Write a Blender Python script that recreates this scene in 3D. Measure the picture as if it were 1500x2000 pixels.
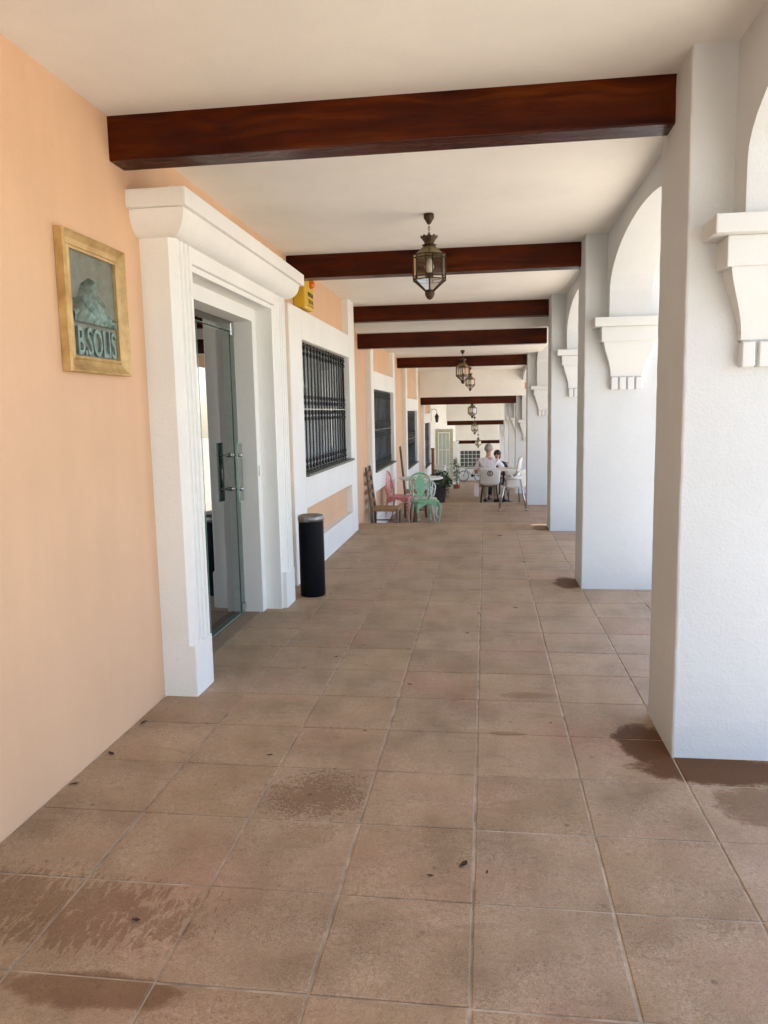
import bpy, bmesh, math, random
from mathutils import Vector, Matrix
random.seed(7)
S = bpy.context.scene
COL = S.collection
for o in list(bpy.data.objects):
    bpy.data.objects.remove(o, do_unlink=True)

# ------------------------------------------------------------------ camera
CAM_H = 1.4618
cam_d = bpy.data.cameras.new('camera')
cam = bpy.data.objects.new('camera', cam_d)
COL.objects.link(cam)
RR = [[0.99124442, 0.13059728, -0.01946428],
      [0.00239901, 0.12957491, 0.99156673],
      [-0.132018, 0.98293168, -0.12812711]]
m = Matrix.Identity(4)
for i in range(3):
    m[i][0] = RR[0][i]; m[i][1] = RR[1][i]; m[i][2] = -RR[2][i]
m.translation = (0, 0, CAM_H)
cam.matrix_world = m
cam_d.sensor_fit = 'VERTICAL'
cam_d.sensor_height = 36.0
cam_d.lens = 36.0 * 1491.5 / 2000.0
cam_d.clip_end = 600
cam_d.clip_start = 0.05
S.camera = cam

# ------------------------------------------------------------------ light
SUN_EL = math.radians(74)
SUN_AZ = math.radians(72)             # clockwise from +y: high over the open side of the arcade
world = bpy.data.worlds.new('World')
S.world = world
world.use_nodes = True
wn = world.node_tree.nodes; wl = world.node_tree.links
bg = wn['Background']
sky = wn.new('ShaderNodeTexSky')
sky.sky_type = 'NISHITA'
sky.sun_disc = False
sky.sun_elevation = SUN_EL
sky.sun_rotation = SUN_AZ
sky.dust_density = 0.6
sky.air_density = 1.0
wl.new(sky.outputs[0], bg.inputs[0])
bg.inputs[1].default_value = 0.15
sun_d = bpy.data.lights.new('sun', 'SUN')
sun_d.energy = 4.5
sun_d.angle = math.radians(0.53)
sun_d.color = (1.0, 0.95, 0.86)
sun = bpy.data.objects.new('sun', sun_d)
COL.objects.link(sun)
sd = Vector((math.sin(SUN_AZ) * math.cos(SUN_EL), math.cos(SUN_AZ) * math.cos(SUN_EL), math.sin(SUN_EL)))
sun.rotation_euler = sd.to_track_quat('Z', 'Y').to_euler()
sun.location = (10, 6, 30)
S.view_settings.view_transform = 'Standard'
S.view_settings.look = 'None'
S.view_settings.gamma = 1.0
S.view_settings.use_curve_mapping = False
S.view_settings.exposure = 2.18
S.render.engine = 'CYCLES'
S.cycles.use_denoising = True
S.cycles.use_adaptive_sampling = True
S.cycles.adaptive_threshold = 0.02
S.cycles.max_bounces = 8
S.cycles.diffuse_bounces = 5
S.cycles.glossy_bounces = 4
S.cycles.transmission_bounces = 8
S.cycles.transparent_max_bounces = 24
S.cycles.caustics_reflective = False
S.cycles.caustics_refractive = False

# ------------------------------------------------------------------ materials
def lin(r, g, b):
    f = lambda c: (c / 255 / 12.92) if c / 255 <= .04045 else ((c / 255 + .055) / 1.055) ** 2.4
    return (f(r), f(g), f(b))

class Mat:
    def __init__(self, name):
        self.m = bpy.data.materials.new(name); self.m.use_nodes = True
        self.n = self.m.node_tree.nodes; self.l = self.m.node_tree.links
        self.b = self.n['Principled BSDF']; self.out = self.n['Material Output']
        self._pos = None
    def new(self, t, **k):
        x = self.n.new('ShaderNode' + t)
        for a, v in k.items(): setattr(x, a, v)
        return x
    def link(self, a, b): self.l.new(a, b)
    def pos(self):
        if self._pos is None: self._pos = self.new('NewGeometry').outputs['Position']
        return self._pos
    def mapped(self, scale, src=None):
        mp = self.new('Mapping'); mp.inputs['Scale'].default_value = scale
        self.link(src or self.pos(), mp.inputs['Vector']); return mp.outputs[0]
    def noise(self, scale, detail=4, rough=.55, vec=None, dist=0):
        t = self.new('TexNoise'); t.inputs['Scale'].default_value = scale
        t.inputs['Detail'].default_value = detail; t.inputs['Roughness'].default_value = rough
        t.inputs['Distortion'].default_value = dist
        self.link(vec if vec is not None else self.pos(), t.inputs['Vector']); return t.outputs['Fac']
    def ramp(self, fac, stops):
        r = self.new('ValToRGB'); e = r.color_ramp.elements
        while len(e) < len(stops): e.new(.5)
        for k, (p, c) in enumerate(stops):
            e[k].position = p
            e[k].color = (c, c, c, 1) if isinstance(c, (int, float)) else (*c, 1)
        self.link(fac, r.inputs[0]); return r.outputs[0]
    def mix(self, fac, a, b, mode='MIX'):
        x = self.new('Mix', data_type='RGBA', blend_type=mode)
        for s, v in ((x.inputs[0], fac), (x.inputs[6], a), (x.inputs[7], b)):
            if isinstance(v, (int, float)): s.default_value = v
            elif isinstance(v, tuple): s.default_value = (*v, 1)
            else: self.link(v, s)
        return x.outputs[2]
    def math(self, op, a, b=0.0, clamp=False):
        x = self.new('Math', operation=op, use_clamp=clamp)
        for s, v in ((x.inputs[0], a), (x.inputs[1], b)):
            if isinstance(v, (int, float)): s.default_value = v
            else: self.link(v, s)
        return x.outputs[0]
    def color(self, c):
        if isinstance(c, tuple): self.b.inputs['Base Color'].default_value = (*c, 1)
        else: self.link(c, self.b.inputs['Base Color'])
    def rough(self, v):
        if isinstance(v, (int, float)): self.b.inputs['Roughness'].default_value = v
        else: self.link(v, self.b.inputs['Roughness'])
    def bump(self, h, strength=.3, dist=.01):
        x = self.new('Bump'); x.inputs['Strength'].default_value = strength; x.inputs['Distance'].default_value = dist
        self.link(h, x.inputs['Height']); self.link(x.outputs[0], self.b.inputs['Normal'])
    def set(self, k, v): self.b.inputs[k].default_value = v

def plaster(name, col, bump_scale=55, bump=.35, dist=.006, var=.05, rough=.85, wear=.0, streak=.0):
    M = Mat(name)
    big = M.noise(1.1, 4, .65)
    dark = tuple(c * (1 - var * 2.2) for c in col); lite = tuple(min(.9, c * (1 + var * .6)) for c in col)
    c = M.ramp(big, [(.3, dark), (.7, lite)])
    spk = M.ramp(M.noise(140, 2), [(.28, .86), (.42, 1.0)])
    c = M.mix(.35, c, spk, 'MULTIPLY')
    if wear:      # scuffs, small knocks and hand marks
        w = M.math('MULTIPLY', M.ramp(M.noise(16, 4, .7, M.mapped((1, 1, .55)), 1.2), [(.66, 0.0), (.74, 1.0)]), M.ramp(M.noise(1.9, 2), [(.5, 0.0), (.62, 1.0)]))
        c = M.mix(M.math('MULTIPLY', w, wear), c, tuple(x * .52 for x in col))
    if streak:    # faint brushed and rain-washed bands
        st = M.ramp(M.noise(2.2, 4, .6, M.mapped((3, 3, .35)), .3), [(.35, 1.0), (.6, 0.0)])
        c = M.mix(M.math('MULTIPLY', st, streak), c, tuple(x * .72 for x in col))
    M.color(c)
    h = M.noise(bump_scale, 3, .65)
    h2 = M.noise(bump_scale * .22, 2)
    h3 = M.noise(3.5, 2)
    M.bump(M.math('ADD', M.math('ADD', h, M.math('MULTIPLY', h2, .7)), M.math('MULTIPLY', h3, 1.6)), bump, dist)
    M.rough(rough); M.set('Specular IOR Level', .25)
    return M.m

def simple(name, col, rough=.5, metal=0.0, spec=.5, var=.08, scale=30, bump=0.0, coat=0.0):
    M = Mat(name)
    n = M.noise(scale, 4)
    M.color(M.ramp(n, [(.25, tuple(c * (1 - var) for c in col)), (.75, tuple(min(.95, c * (1 + var)) for c in col))]))
    M.rough(M.ramp(n, [(.2, max(0.02, rough - .06)), (.8, min(1, rough + .06))]))
    M.set('Metallic', metal); M.set('Specular IOR Level', spec); M.set('Coat Weight', coat)
    if bump: M.bump(n, bump, .004)
    return M.m

def glass(name, tint=(.9, .95, .93), alpha=.12, rough=.02, k=1.0):
    """thin clear pane: mostly transparent, mirror-like at grazing angles"""
    M = Mat(name)
    M.n.remove(M.b)
    tr = M.new('BsdfTransparent'); tr.inputs[0].default_value = (*tint, 1)
    gl = M.new('BsdfGlossy'); gl.inputs['Roughness'].default_value = rough
    gl.inputs[0].default_value = (1, 1, 1, 1)
    fr = M.new('Fresnel'); fr.inputs[0].default_value = 1.5
    f2 = M.math('ADD', M.math('MULTIPLY', fr.outputs[0], k), alpha * .2, True)
    mx = M.new('MixShader'); M.link(f2, mx.inputs[0])
    M.link(tr.outputs[0], mx.inputs[1]); M.link(gl.outputs[0], mx.inputs[2])
    M.link(mx.outputs[0], M.out.inputs[0])
    return M.m

def wood_beam():
    M = Mat('varnished_dark_wood')
    P = M.new('TexCoord').outputs['Object']
    oi = M.new('ObjectInfo')
    off = M.new('CombineXYZ'); M.link(M.math('MULTIPLY', oi.outputs['Random'], 37.0), off.inputs[0]); M.link(M.math('MULTIPLY', oi.outputs['Random'], 11.0), off.inputs[1])
    va = M.new('VectorMath', operation='ADD'); M.link(P, va.inputs[0]); M.link(off.outputs[0], va.inputs[1])
    V = va.outputs[0]
    vo = M.new('TexVoronoi'); vo.inputs['Scale'].default_value = 1.0
    M.link(M.mapped((2.3, 5, 5), V), vo.inputs['Vector'])
    kd = vo.outputs['Distance']
    # grain lines bend round the knots
    bend = M.new('VectorMath', operation='ADD'); cb = M.new('CombineXYZ')
    M.link(M.math('MULTIPLY', M.ramp(kd, [(0, 1.0), (.45, 0.0)]), .05), cb.inputs[2]); M.link(V, bend.inputs[0]); M.link(cb.outputs[0], bend.inputs[1])
    grain = M.noise(1.0, 5, .6, M.mapped((1.6, 26, 26), bend.outputs[0]), .5)
    patch = M.noise(2.2, 3, .5, M.mapped((1, 2.2, 2.2), V))
    c = M.ramp(grain, [(.28, (.022, .0028, .0003)), (.5, (.054, .0070, .0006)), (.72, (.098, .019, .0016))])
    c = M.mix(.75, c, M.ramp(patch, [(.3, (.5, .42, .4)), (.62, (1.3, 1.4, 1.3))]), 'MULTIPLY')
    knot = M.ramp(kd, [(.0, 1.0), (.07, .85), (.17, 0.0)])
    c = M.mix(M.math('MULTIPLY', knot, .8), c, (.014, .0022, .0005))
    M.color(c)
    M.rough(M.ramp(grain, [(.2, .34), (.8, .22)])); M.set('Specular IOR Level', .13)
    M.bump(grain, .05, .004)
    return M.m

def tile_mat(name, stains=True, k=1.0):
    M = Mat(name)
    oi = M.new('ObjectInfo')
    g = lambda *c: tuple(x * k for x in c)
    base = M.ramp(oi.outputs['Random'], [(0, g(.350, .238, .136)), (.35, g(.412, .284, .166)), (.7, g(.382, .270, .168)), (1, g(.436, .303, .182))])
    cloud = M.noise(2.3, 4, .68)
    c = M.mix(.9, base, M.ramp(cloud, [(.28, (.60, .57, .54)), (.5, (.96, .95, .94)), (.72, (1.18, 1.15, 1.12))]), 'MULTIPLY')
    red = M.ramp(M.noise(1.7, 3, .5, M.mapped((1, 1, 1.3))), [(.50, 0.0), (.70, 1.0)])
    c = M.mix(M.math('MULTIPLY', red, .55), c, g(.47, .255, .175))
    worm = M.noise(75, 3, .75, None, 1.4)
    gm = M.ramp(M.noise(4.5, 3, .6), [(.38, .25), (.62, 1.0)])
    wl_ = M.math('MULTIPLY', M.ramp(worm, [(.44, 0.0), (.58, 1.0)]), gm)
    c = M.mix(M.math('MULTIPLY', wl_, .52), c, g(.58, .45, .33))
    c = M.mix(M.math('MULTIPLY', M.ramp(worm, [(.30, 1.0), (.42, 0.0)]), .48), c, g(.19, .125, .078))
    grit = M.noise(260, 2)
    c = M.mix(.75, c, M.ramp(grit, [(.3, .66), (.62, 1.08)]), 'MULTIPLY')
    spots = M.new('TexVoronoi'); spots.inputs['Scale'].default_value = 7.5
    M.link(M.pos(), spots.inputs['Vector'])
    sp = M.math('MULTIPLY', M.ramp(spots.outputs['Distance'], [(.04, 1.0), (.10, 0.0)]), M.ramp(M.noise(2.1, 2), [(.46, 0.0), (.54, 1.0)]))
    c = M.mix(M.math('MULTIPLY', sp, .6), c, g(.09, .055, .038))
    smear = M.ramp(M.noise(3.5, 4, .6, M.mapped((1.4, 4.5, 1)), .8), [(.58, 0.0), (.70, 1.0)])
    c = M.mix(M.math('MULTIPLY', smear, .26), c, g(.17, .11, .07))
    rr = M.ramp(worm, [(.35, .48), (.7, .66)])
    if stains:
        sx = M.new('SeparateXYZ'); M.link(M.pos(), sx.inputs[0])
        nz = M.noise(8, 5, .7, None, .6)
        streak = M.noise(5, 4, .65, M.mapped((10, 3.2, 1)), .4)
        tot = None
        for (cx, cy, rx, ry, k_, st) in ((.70, 3.33, .15, .22, 1.25, 0), (.95, 3.09, .38, .15, 1.2, 0), (1.02, 2.80, .2, .17, .7, 0),
                (-1.20, 1.98, .42, .19, .55, 1), (-1.02, 1.68, .26, .07, .7, 0), (-1.45, 2.02, .3, .17, .5, 1),
                (-.65, 2.74, .21, .2, .62, 2), (-.74, 3.28, .1, .1, .3, 2), (-.62, 2.47, .12, .08, .3, 2),
                (.70, 6.52, .14, .24, 1.2, 0), (.22, 3.86, .17, .05, .4, 0), (.10, 3.37, .09, .03, .5, 0), (.7, 9.6, .14, .24, .7, 0)):
            dx = M.math('DIVIDE', M.math('SUBTRACT', sx.outputs[0], cx), rx)
            dy = M.math('DIVIDE', M.math('SUBTRACT', sx.outputs[1], cy), ry)
            d = M.math('ADD', M.math('MULTIPLY', dx, dx), M.math('MULTIPLY', dy, dy))
            d = M.math('ADD', d, M.math('MULTIPLY', M.math('SUBTRACT', nz, .5), 2.2))
            if st == 1: d = M.math('ADD', d, M.math('MULTIPLY', M.math('SUBTRACT', streak, .45), 4.5))
            if st == 2: d = M.math('ADD', d, M.math('MULTIPLY', M.math('SUBTRACT', worm, .47), 5.0))
            a = M.math('MULTIPLY', M.ramp(d, [(.55, 1.0), (.80, .55), (.98, 0.0)]), k_)
            tot = a if tot is None else M.math('MAXIMUM', tot, a)
        c = M.mix(tot, c, M.mix(.85, c, (.60, .47, .38), 'MULTIPLY'))
        c = M.mix(M.math('MULTIPLY', M.math('MULTIPLY', tot, tot), .66, True), c, (.120, .052, .020))
        rr = M.math('ADD', rr, M.math('MULTIPLY', tot, .10))
    M.color(c); M.rough(rr); M.set('Specular IOR Level', .26)
    hh = M.math('ADD', M.math('MULTIPLY', worm, .7), M.math('MULTIPLY', grit, .45))
    M.bump(hh, .6, .004)
    return M.m

m_wall = plaster('apricot_paint', (.752, .488, .308), 90, .22, .005, .035, .7, .22, .12)
m_white = plaster('white_paint', (.87, .865, .825), 60, .35, .006, .03, .75, .30, .06)
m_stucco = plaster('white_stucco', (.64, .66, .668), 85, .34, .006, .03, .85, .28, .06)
m_cap = plaster('capital_paint', (.69, .70, .69), 75, .16, .004, .03, .75)
m_ceil = plaster('ceiling_paint', (.87, .85, .80), 45, .16, .006, .035, .85, .12, .06)
m_beam = wood_beam()
m_tile = tile_mat('stone_tile')
m_tile_far = tile_mat('stone_tile_plain', False)
m_tile_low = tile_mat('stone_tile_darker', False, .66)  # same tile colours scaled darker, for lower floors, steps and threshold
m_grout = simple('grey_mortar', (.44, .36, .27), .85, spec=.2, var=.5, scale=9, bump=.3)
m_black_iron = simple('black_iron', (.012, .012, .013), .38, .2, .5, .2, 60)
m_bronze = simple('aged_brass', (.060, .036, .020), .5, .55, .4, .4, 40)
m_bronze_pl = simple('brass_sheet', (.26, .21, .10), .5, .55, .5, .3, 25)
m_glass = glass('clear_glass', (.93, .95, .95), .1, .03, .45)
m_glass_lamp = glass('lantern_glass', (.88, .84, .76), .15, .08, .55)
m_glass_door = glass('door_glass', (.55, .80, .67), .3, .01, 1.6)
m_glass_edge = simple('green_glass_edge', (.26, .46, .38), .12, 0, .8, .2, 20)
m_steel = simple('brushed_steel', (.55, .54, .52), .28, 1.0, .5, .08, 80)
m_rim = simple('dull_steel', (.26, .255, .25), .36, 1.0, .5, .12, 60)
m_chrome = simple('chrome_tube', (.55, .56, .58), .14, 1.0, .5, .05, 40)
m_gold = Mat('gilded_wood')
_n = m_gold.noise(7, 6, .65); 
m_gold.color(m_gold.ramp(_n, [(.25, (.30, .17, .05)), (.5, (.52, .34, .13)), (.75, (.70, .52, .25))]))
m_gold.rough(.42); m_gold.set('Metallic', .25); m_gold.bump(_n, .15, .004)
m_gold = m_gold.m
_M = Mat('verdigris_bronze'); _n = _M.noise(26, 6, .7, None, .8); _n2 = _M.noise(6, 3)
_M.color(_M.mix(_M.ramp(_n2, [(.35, 0.0), (.65, 1.0)]), _M.ramp(_n, [(.32, (.06, .09, .075)), (.55, (.22, .33, .29)), (.75, (.42, .56, .52))]), _M.ramp(_n, [(.35, (.07, .085, .066)), (.7, (.19, .24, .20))])))
_M.rough(.5); _M.set('Metallic', .45); _M.bump(_n, .5, .006); m_verd = _M.m
_M = Mat('dark_bronze'); _n = _M.noise(18, 5, .7)
_M.color(_M.ramp(_n, [(.3, (.16, .165, .13)), (.7, (.27, .285, .235))])); _M.rough(.5); _M.set('Metallic', .4); _M.bump(_n, .25, .004); m_plate = _M.m
m_letter = simple('pale_verdigris', (.22, .31, .285), .5, .3, .5, .35, 40, .3)
m_black_plastic = simple('black_bin_paint', (.003, .0035, .006), .5, 0, .12, .2, 50)
m_slate = simple('slate_sill', (.12, .122, .098), .55, 0, .4, .25, 25, .2)
m_blind = simple('grey_blind', (.62, .63, .64), .8, 0, .2, .04, 6)
m_alu = simple('grey_aluminium', (.35, .36, .37), .4, .8, .5, .05, 20)
m_yellow = simple('yellow_plastic', (.72, .46, .02), .38, 0, .5, .06, 12)
m_orange = simple('orange_lens', (.75, .16, .02), .25, 0, .6, .1, 12)
m_ink = simple('black_ink', (.02, .02, .02), .6, 0, .3, .1, 20)
m_dark = simple('dark_room', (.10, .105, .10), .8, 0, .2, .1, 3)
m_room = simple('room_paint', (.55, .56, .50), .8, 0, .2, .05, 3)
m_wood_grey = simple('weathered_wood', (.16, .12, .085), .7, 0, .3, .3, 22, .3)
m_wood = simple('brown_wood', (.22, .10, .04), .6, 0, .3, .3, 22, .2)
m_rush = simple('rush_seat', (.34, .215, .10), .85, 0, .2, .3, 60, .4)
m_green = simple('mint_green_enamel', (.20, .42, .25), .35, 0, .5, .22, 18, .1)
m_pink = simple('pink_enamel', (.72, .28, .27), .4, 0, .5, .18, 18, .1)
m_white_pl = simple('white_plastic', (.70, .68, .63), .4, 0, .5, .04, 10)
m_bulb = simple('white_bulb', (.86, .85, .82), .3, 0, .5, .02, 8)
m_white_enamel = simple('white_enamel', (.72, .74, .70), .4, 0, .5, .06, 14)
m_pane = simple('pale_pane', (.50, .56, .46), .12, 0, .6, .1, 4)
m_door_cream = simple('cream_door_paint', (.50, .46, .33), .5, 0, .4, .08, 12)
m_terracotta = simple('terracotta', (.30, .09, .05), .8, 0, .3, .15, 20, .2)
m_pot = simple('dark_grey_pot', (.075, .08, .088), .6, 0, .4, .15, 20)
m_leaf = simple('leaf_green', (.055, .095, .03), .55, 0, .4, .45, 9)
m_leaf_dk = simple('leaf_dark', (.035, .06, .022), .55, 0, .4, .45, 9)
m_flower = simple('pale_flowers', (.72, .66, .55), .7, 0, .3, .1, 9)
m_flower_pk = simple('pink_flowers', (.7, .2, .3), .7, 0, .3, .15, 9)
m_bark = simple('bark', (.14, .10, .07), .9, 0, .2, .3, 16, .6)
m_skin = simple('skin', (.52, .27, .19), .55, 0, .4, .06, 20)
m_hair_grey = simple('grey_hair', (.33, .30, .27), .8, 0, .3, .3, 90, .5)
m_hair_dark = simple('dark_hair', (.015, .011, .010), .5, 0, .4, .3, 90, .5)
_M = Mat('white_shirt'); _w = _M.noise(3, 4, .6, _M.mapped((9, 4, 1.2)))
_M.color((.74, .71, .74)); _M.rough(.85); _M.bump(_w, .9, .05); m_shirt = _M.m
m_khaki = simple('khaki_cotton', (.38, .30, .20), .9, 0, .2, .1, 15)
m_maroon = simple('maroon_cloth', (.12, .02, .03), .9, 0, .2, .1, 15)
m_shoe = simple('dark_leather', (.02, .016, .014), .45, 0, .4, .2, 15)
m_paving = plaster('pale_paving', (.47, .42, .35), 20, .4, .01, .08, .9)
m_lawn = simple('lawn_green', (.09, .13, .045), .9, 0, .2, .4, 3, .3)
m_leafdry = simple('dry_leaf', (.07, .042, .025), .8, 0, .2, .3, 30)
m_bookish = simple('notice_grey', (.5, .5, .48), .6)
m_rooftile = simple('roof_render', (.42, .26, .17), .9, 0, .2, .15, 4)

# ------------------------------------------------------------------ mesh helpers
class MB:
    def __init__(self): self.v = []; self.f = []; self.sm = []
    def add(self, vs, fs, smooth=False):
        b = len(self.v); self.v += [tuple(p) for p in vs]
        for f in fs: self.f.append(tuple(b + i for i in f)); self.sm.append(smooth)
        return self
    def box(self, x0, x1, y0, y1, z0, z1, ch=0.0):
        if ch <= 0:
            vs = [(x, y, z) for z in (z0, z1) for y in (y0, y1) for x in (x0, x1)]
            return self.add(vs, [(0, 2, 3, 1), (4, 5, 7, 6), (0, 1, 5, 4), (2, 6, 7, 3), (0, 4, 6, 2), (1, 3, 7, 5)])
        bm = bmesh.new()
        bmesh.ops.create_cube(bm, size=1)
        for v in bm.verts:
            v.co = Vector((x0 + (v.co.x + .5) * (x1 - x0), y0 + (v.co.y + .5) * (y1 - y0), z0 + (v.co.z + .5) * (z1 - z0)))
        bmesh.ops.bevel(bm, geom=bm.edges[:], offset=ch, segments=2 if ch > .004 else 1, affect='EDGES', profile=.6)
        bm.verts.index_update()
        self.add([v.co[:] for v in bm.verts], [[v.index for v in f.verts] for f in bm.faces]); bm.free()
        return self
    def prism(self, poly, a0, a1, axis='z', smooth=False):
        """polygon (2-D) swept along an axis; x-> (y,z), y-> (x,z), z-> (x,y)"""
        def P(p, a):
            return {'x': (a, p[0], p[1]), 'y': (p[0], a, p[1]), 'z': (p[0], p[1], a)}[axis]
        n = len(poly); vs = [P(p, a0) for p in poly] + [P(p, a1) for p in poly]
        area = sum(poly[i][0] * poly[(i + 1) % n][1] - poly[(i + 1) % n][0] * poly[i][1] for i in range(n))
        fs = []
        flip = (area < 0) != (axis == 'y')
        if a1 < a0: flip = not flip
        ids = list(range(n))
        bot = ids[::-1]; top = [i + n for i in ids]
        side = [(i, (i + 1) % n, (i + 1) % n + n, i + n) for i in ids]
        if flip:
            bot = bot[::-1]; top = top[::-1]; side = [s[::-1] for s in side]
        b = len(self.v); self.v += vs
        for f in (bot, top): self.f.append(tuple(b + i for i in f)); self.sm.append(False)
        for s in side: self.f.append(tuple(b + i for i in s)); self.sm.append(smooth)
        return self
    def lathe(self, prof, c=(0, 0, 0), n=16, smooth=True, axis='z', phase=0):
        b = len(self.v)
        for (r, h) in prof:
            for k in range(n):
                a = 2 * math.pi * k / n + phase
                p = (r * math.cos(a), r * math.sin(a), h)
                if axis == 'x': p = (p[2], p[0], p[1])
                elif axis == 'y': p = (p[1], p[2], p[0])
                self.v.append((p[0] + c[0], p[1] + c[1], p[2] + c[2]))
        for i in range(len(prof) - 1):
            for k in range(n):
                self.f.append((b + i * n + k, b + i * n + (k + 1) % n, b + (i + 1) * n + (k + 1) % n, b + (i + 1) * n + k)); self.sm.append(smooth)
        self.f.append(tuple(b + k for k in range(n))[::-1]); self.sm.append(False)
        e = b + (len(prof) - 1) * n
        self.f.append(tuple(e + k for k in range(n))); self.sm.append(False)
        return self
    def tube(self, pts, r, n=8, smooth=True):
        pts = [Vector(p) for p in pts]; rs = r if isinstance(r, (list, tuple)) else [r] * len(pts)
        b = len(self.v); up = None
        for i, p in enumerate(pts):
            d = (pts[min(i + 1, len(pts) - 1)] - pts[max(i - 1, 0)]).normalized()
            if up is None:
                up = Vector((0, 0, 1)) if abs(d.z) < .9 else Vector((1, 0, 0))
            u = d.cross(up).normalized(); w = u.cross(d).normalized(); up = w
            for k in range(n):
                a = 2 * math.pi * k / n
                self.v.append(tuple(p + (u * math.cos(a) + w * math.sin(a)) * rs[i]))
        for i in range(len(pts) - 1):
            for k in range(n):
                self.f.append((b + i * n + k, b + (i + 1) * n + k, b + (i + 1) * n + (k + 1) % n, b + i * n + (k + 1) % n)); self.sm.append(smooth)
        self.f.append(tuple(b + k for k in range(n))); self.sm.append(False)
        e = b + (len(pts) - 1) * n
        self.f.append(tuple(e + k for k in range(n))[::-1]); self.sm.append(False)
        return self
    def sphere(self, c, r, nu=12, nv=8, sz=1.0):
        prof = [(max(1e-4, r * math.sin(math.pi * i / nv)), -r * sz * math.cos(math.pi * i / nv)) for i in range(nv + 1)]
        return self.lathe(prof, c, nu)
    def mesh(self, name, mat):
        me = bpy.data.meshes.new(name)
        me.from_pydata(self.v, [], self.f)
        me.polygons.foreach_set('use_smooth', self.sm)
        bm = bmesh.new(); bm.from_mesh(me)
        bmesh.ops.recalc_face_normals(bm, faces=bm.faces)
        bm.to_mesh(me); bm.free()
        me.materials.append(mat); me.update()
        return me
    def build(self, name, mat, parent=None):
        return link(name, self.mesh(name, mat), parent)

def link(name, data, parent=None, loc=None, rot=None):
    o = bpy.data.objects.new(name, data); COL.objects.link(o)
    if parent is not None: o.parent = parent
    if loc is not None: o.location = loc
    if rot is not None: o.rotation_euler = rot
    return o
def box(name, dims, mat, parent=None, ch=0.0): return MB().box(*dims, ch=ch).build(name, mat, parent)
def tag(o, label, cat, group=None):
    o['label'] = label; o['category'] = cat
    if group: o['group'] = group
    return o
def thing(name, label, cat, loc=(0, 0, 0), rz=0.0, group=None):
    o = link(name, None, None, loc, (0, 0, rz)); o.empty_display_size = .1
    return tag(o, label, cat, group)
def structure(o): o['kind'] = 'structure'; return o
def copy_tree(o, parent=None):
    c = o.copy(); COL.objects.link(c); c.parent = parent
    for ch in [x for x in KIDS.get(o.name, [])]: copy_tree(ch, c)
    return c
KIDS = {}
def index_children():
    KIDS.clear()
    for x in bpy.data.objects:
        if x.parent: KIDS.setdefault(x.parent.name, []).append(x)
def text_mesh(name, body, size, depth, mat, parent, mw, sx=1.0, bold=0.0):
    cu = bpy.data.curves.new(name, 'FONT'); cu.body = body; cu.size = size; cu.extrude = depth
    cu.align_x = 'CENTER'; cu.align_y = 'CENTER'; cu.offset = bold; cu.resolution_u = 3
    t = bpy.data.objects.new(name, cu); COL.objects.link(t)
    dg = bpy.context.evaluated_depsgraph_get()
    me = bpy.data.meshes.new_from_object(t.evaluated_get(dg)); me.name = name
    bpy.data.objects.remove(t, do_unlink=True); bpy.data.curves.remove(cu)
    me.transform(Matrix.Diagonal((sx, 1, 1, 1))); me.transform(mw)
    me.materials.clear(); me.materials.append(mat)
    return link(name, me, parent)

# ================================================================== SETTING
W = -1.684          # face of the apricot wall
WB = -1.607         # face of the projecting window bays
PX = 0.774          # inner face of the arcade pillars
PXO = 1.414
AX0, AX1 = 0.94, 1.25
T = 0.41; TX = -0.0411; TY = 3.775

LEVELS = [(-2.4, 10.05, 0.0), (10.05, 14.97, -.31), (14.97, 19.55, -.62), (19.55, 24.2, -.95), (24.2, 28.9, -1.28),
          (28.9, 33.6, -1.6), (33.6, 38.3, -2.07), (38.3, 43.0, -2.5), (43.0, 49.2, -2.9)]
CEILS = [(-2.4, 10.06, 2.81), (10.06, 20.02, 2.51), (20.02, 34.0, 1.85), (34.0, 43.9, 1.07), (43.9, 49.2, -.16)]
def floor_at(y):
    for a, b, z in LEVELS:
        if a <= y < b: return z
    return LEVELS[-1][2]
def ceil_at(y):
    for a, b, z in CEILS:
        if a <= y < b: return z
    return CEILS[-1][2]

# ---- floors with tiles
tile_me = None
def tile_mesh():
    h = (T - .008) / 2; c = .0022
    vs = [(-h, -h, -.02), (h, -h, -.02), (h, h, -.02), (-h, h, -.02), (-h, -h, -c), (h, -h, -c), (h, h, -c), (-h, h, -c),
          (-h + c * 1.6, -h + c * 1.6, 0), (h - c * 1.6, -h + c * 1.6, 0), (h - c * 1.6, h - c * 1.6, 0), (-h + c * 1.6, h - c * 1.6, 0)]
    fs = [(8, 9, 10, 11)]
    for k in range(4):
        j = (k + 1) % 4
        fs += [(k, j, j + 4, k + 4), (k + 4, j + 4, j + 8, k + 8)]
    me = bpy.data.meshes.new('tile'); me.from_pydata(vs, [], fs); me.materials.append(m_tile); return me
tile_me = tile_mesh()
tile_clean = tile_me.copy(); tile_clean.materials[0] = m_tile_far
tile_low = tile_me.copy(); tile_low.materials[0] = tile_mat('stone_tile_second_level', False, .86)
STAIN = [(.70, 3.33, .2, .4), (.95, 3.0, .55, .5), (-1.25, 1.9, .75, .5), (-.67, 2.85, .45, .65), (.70, 6.52, .25, .4), (.18, 3.6, .35, .4), (.7, 9.6, .3, .5)]
def tile_for(x, y): return tile_me if any(abs(x - a) < r + .2 and abs(y - b) < q + .2 for a, b, r, q in STAIN) else tile_clean
FX1 = TX + 4 * T            # outer edge of the paved walk
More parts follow.
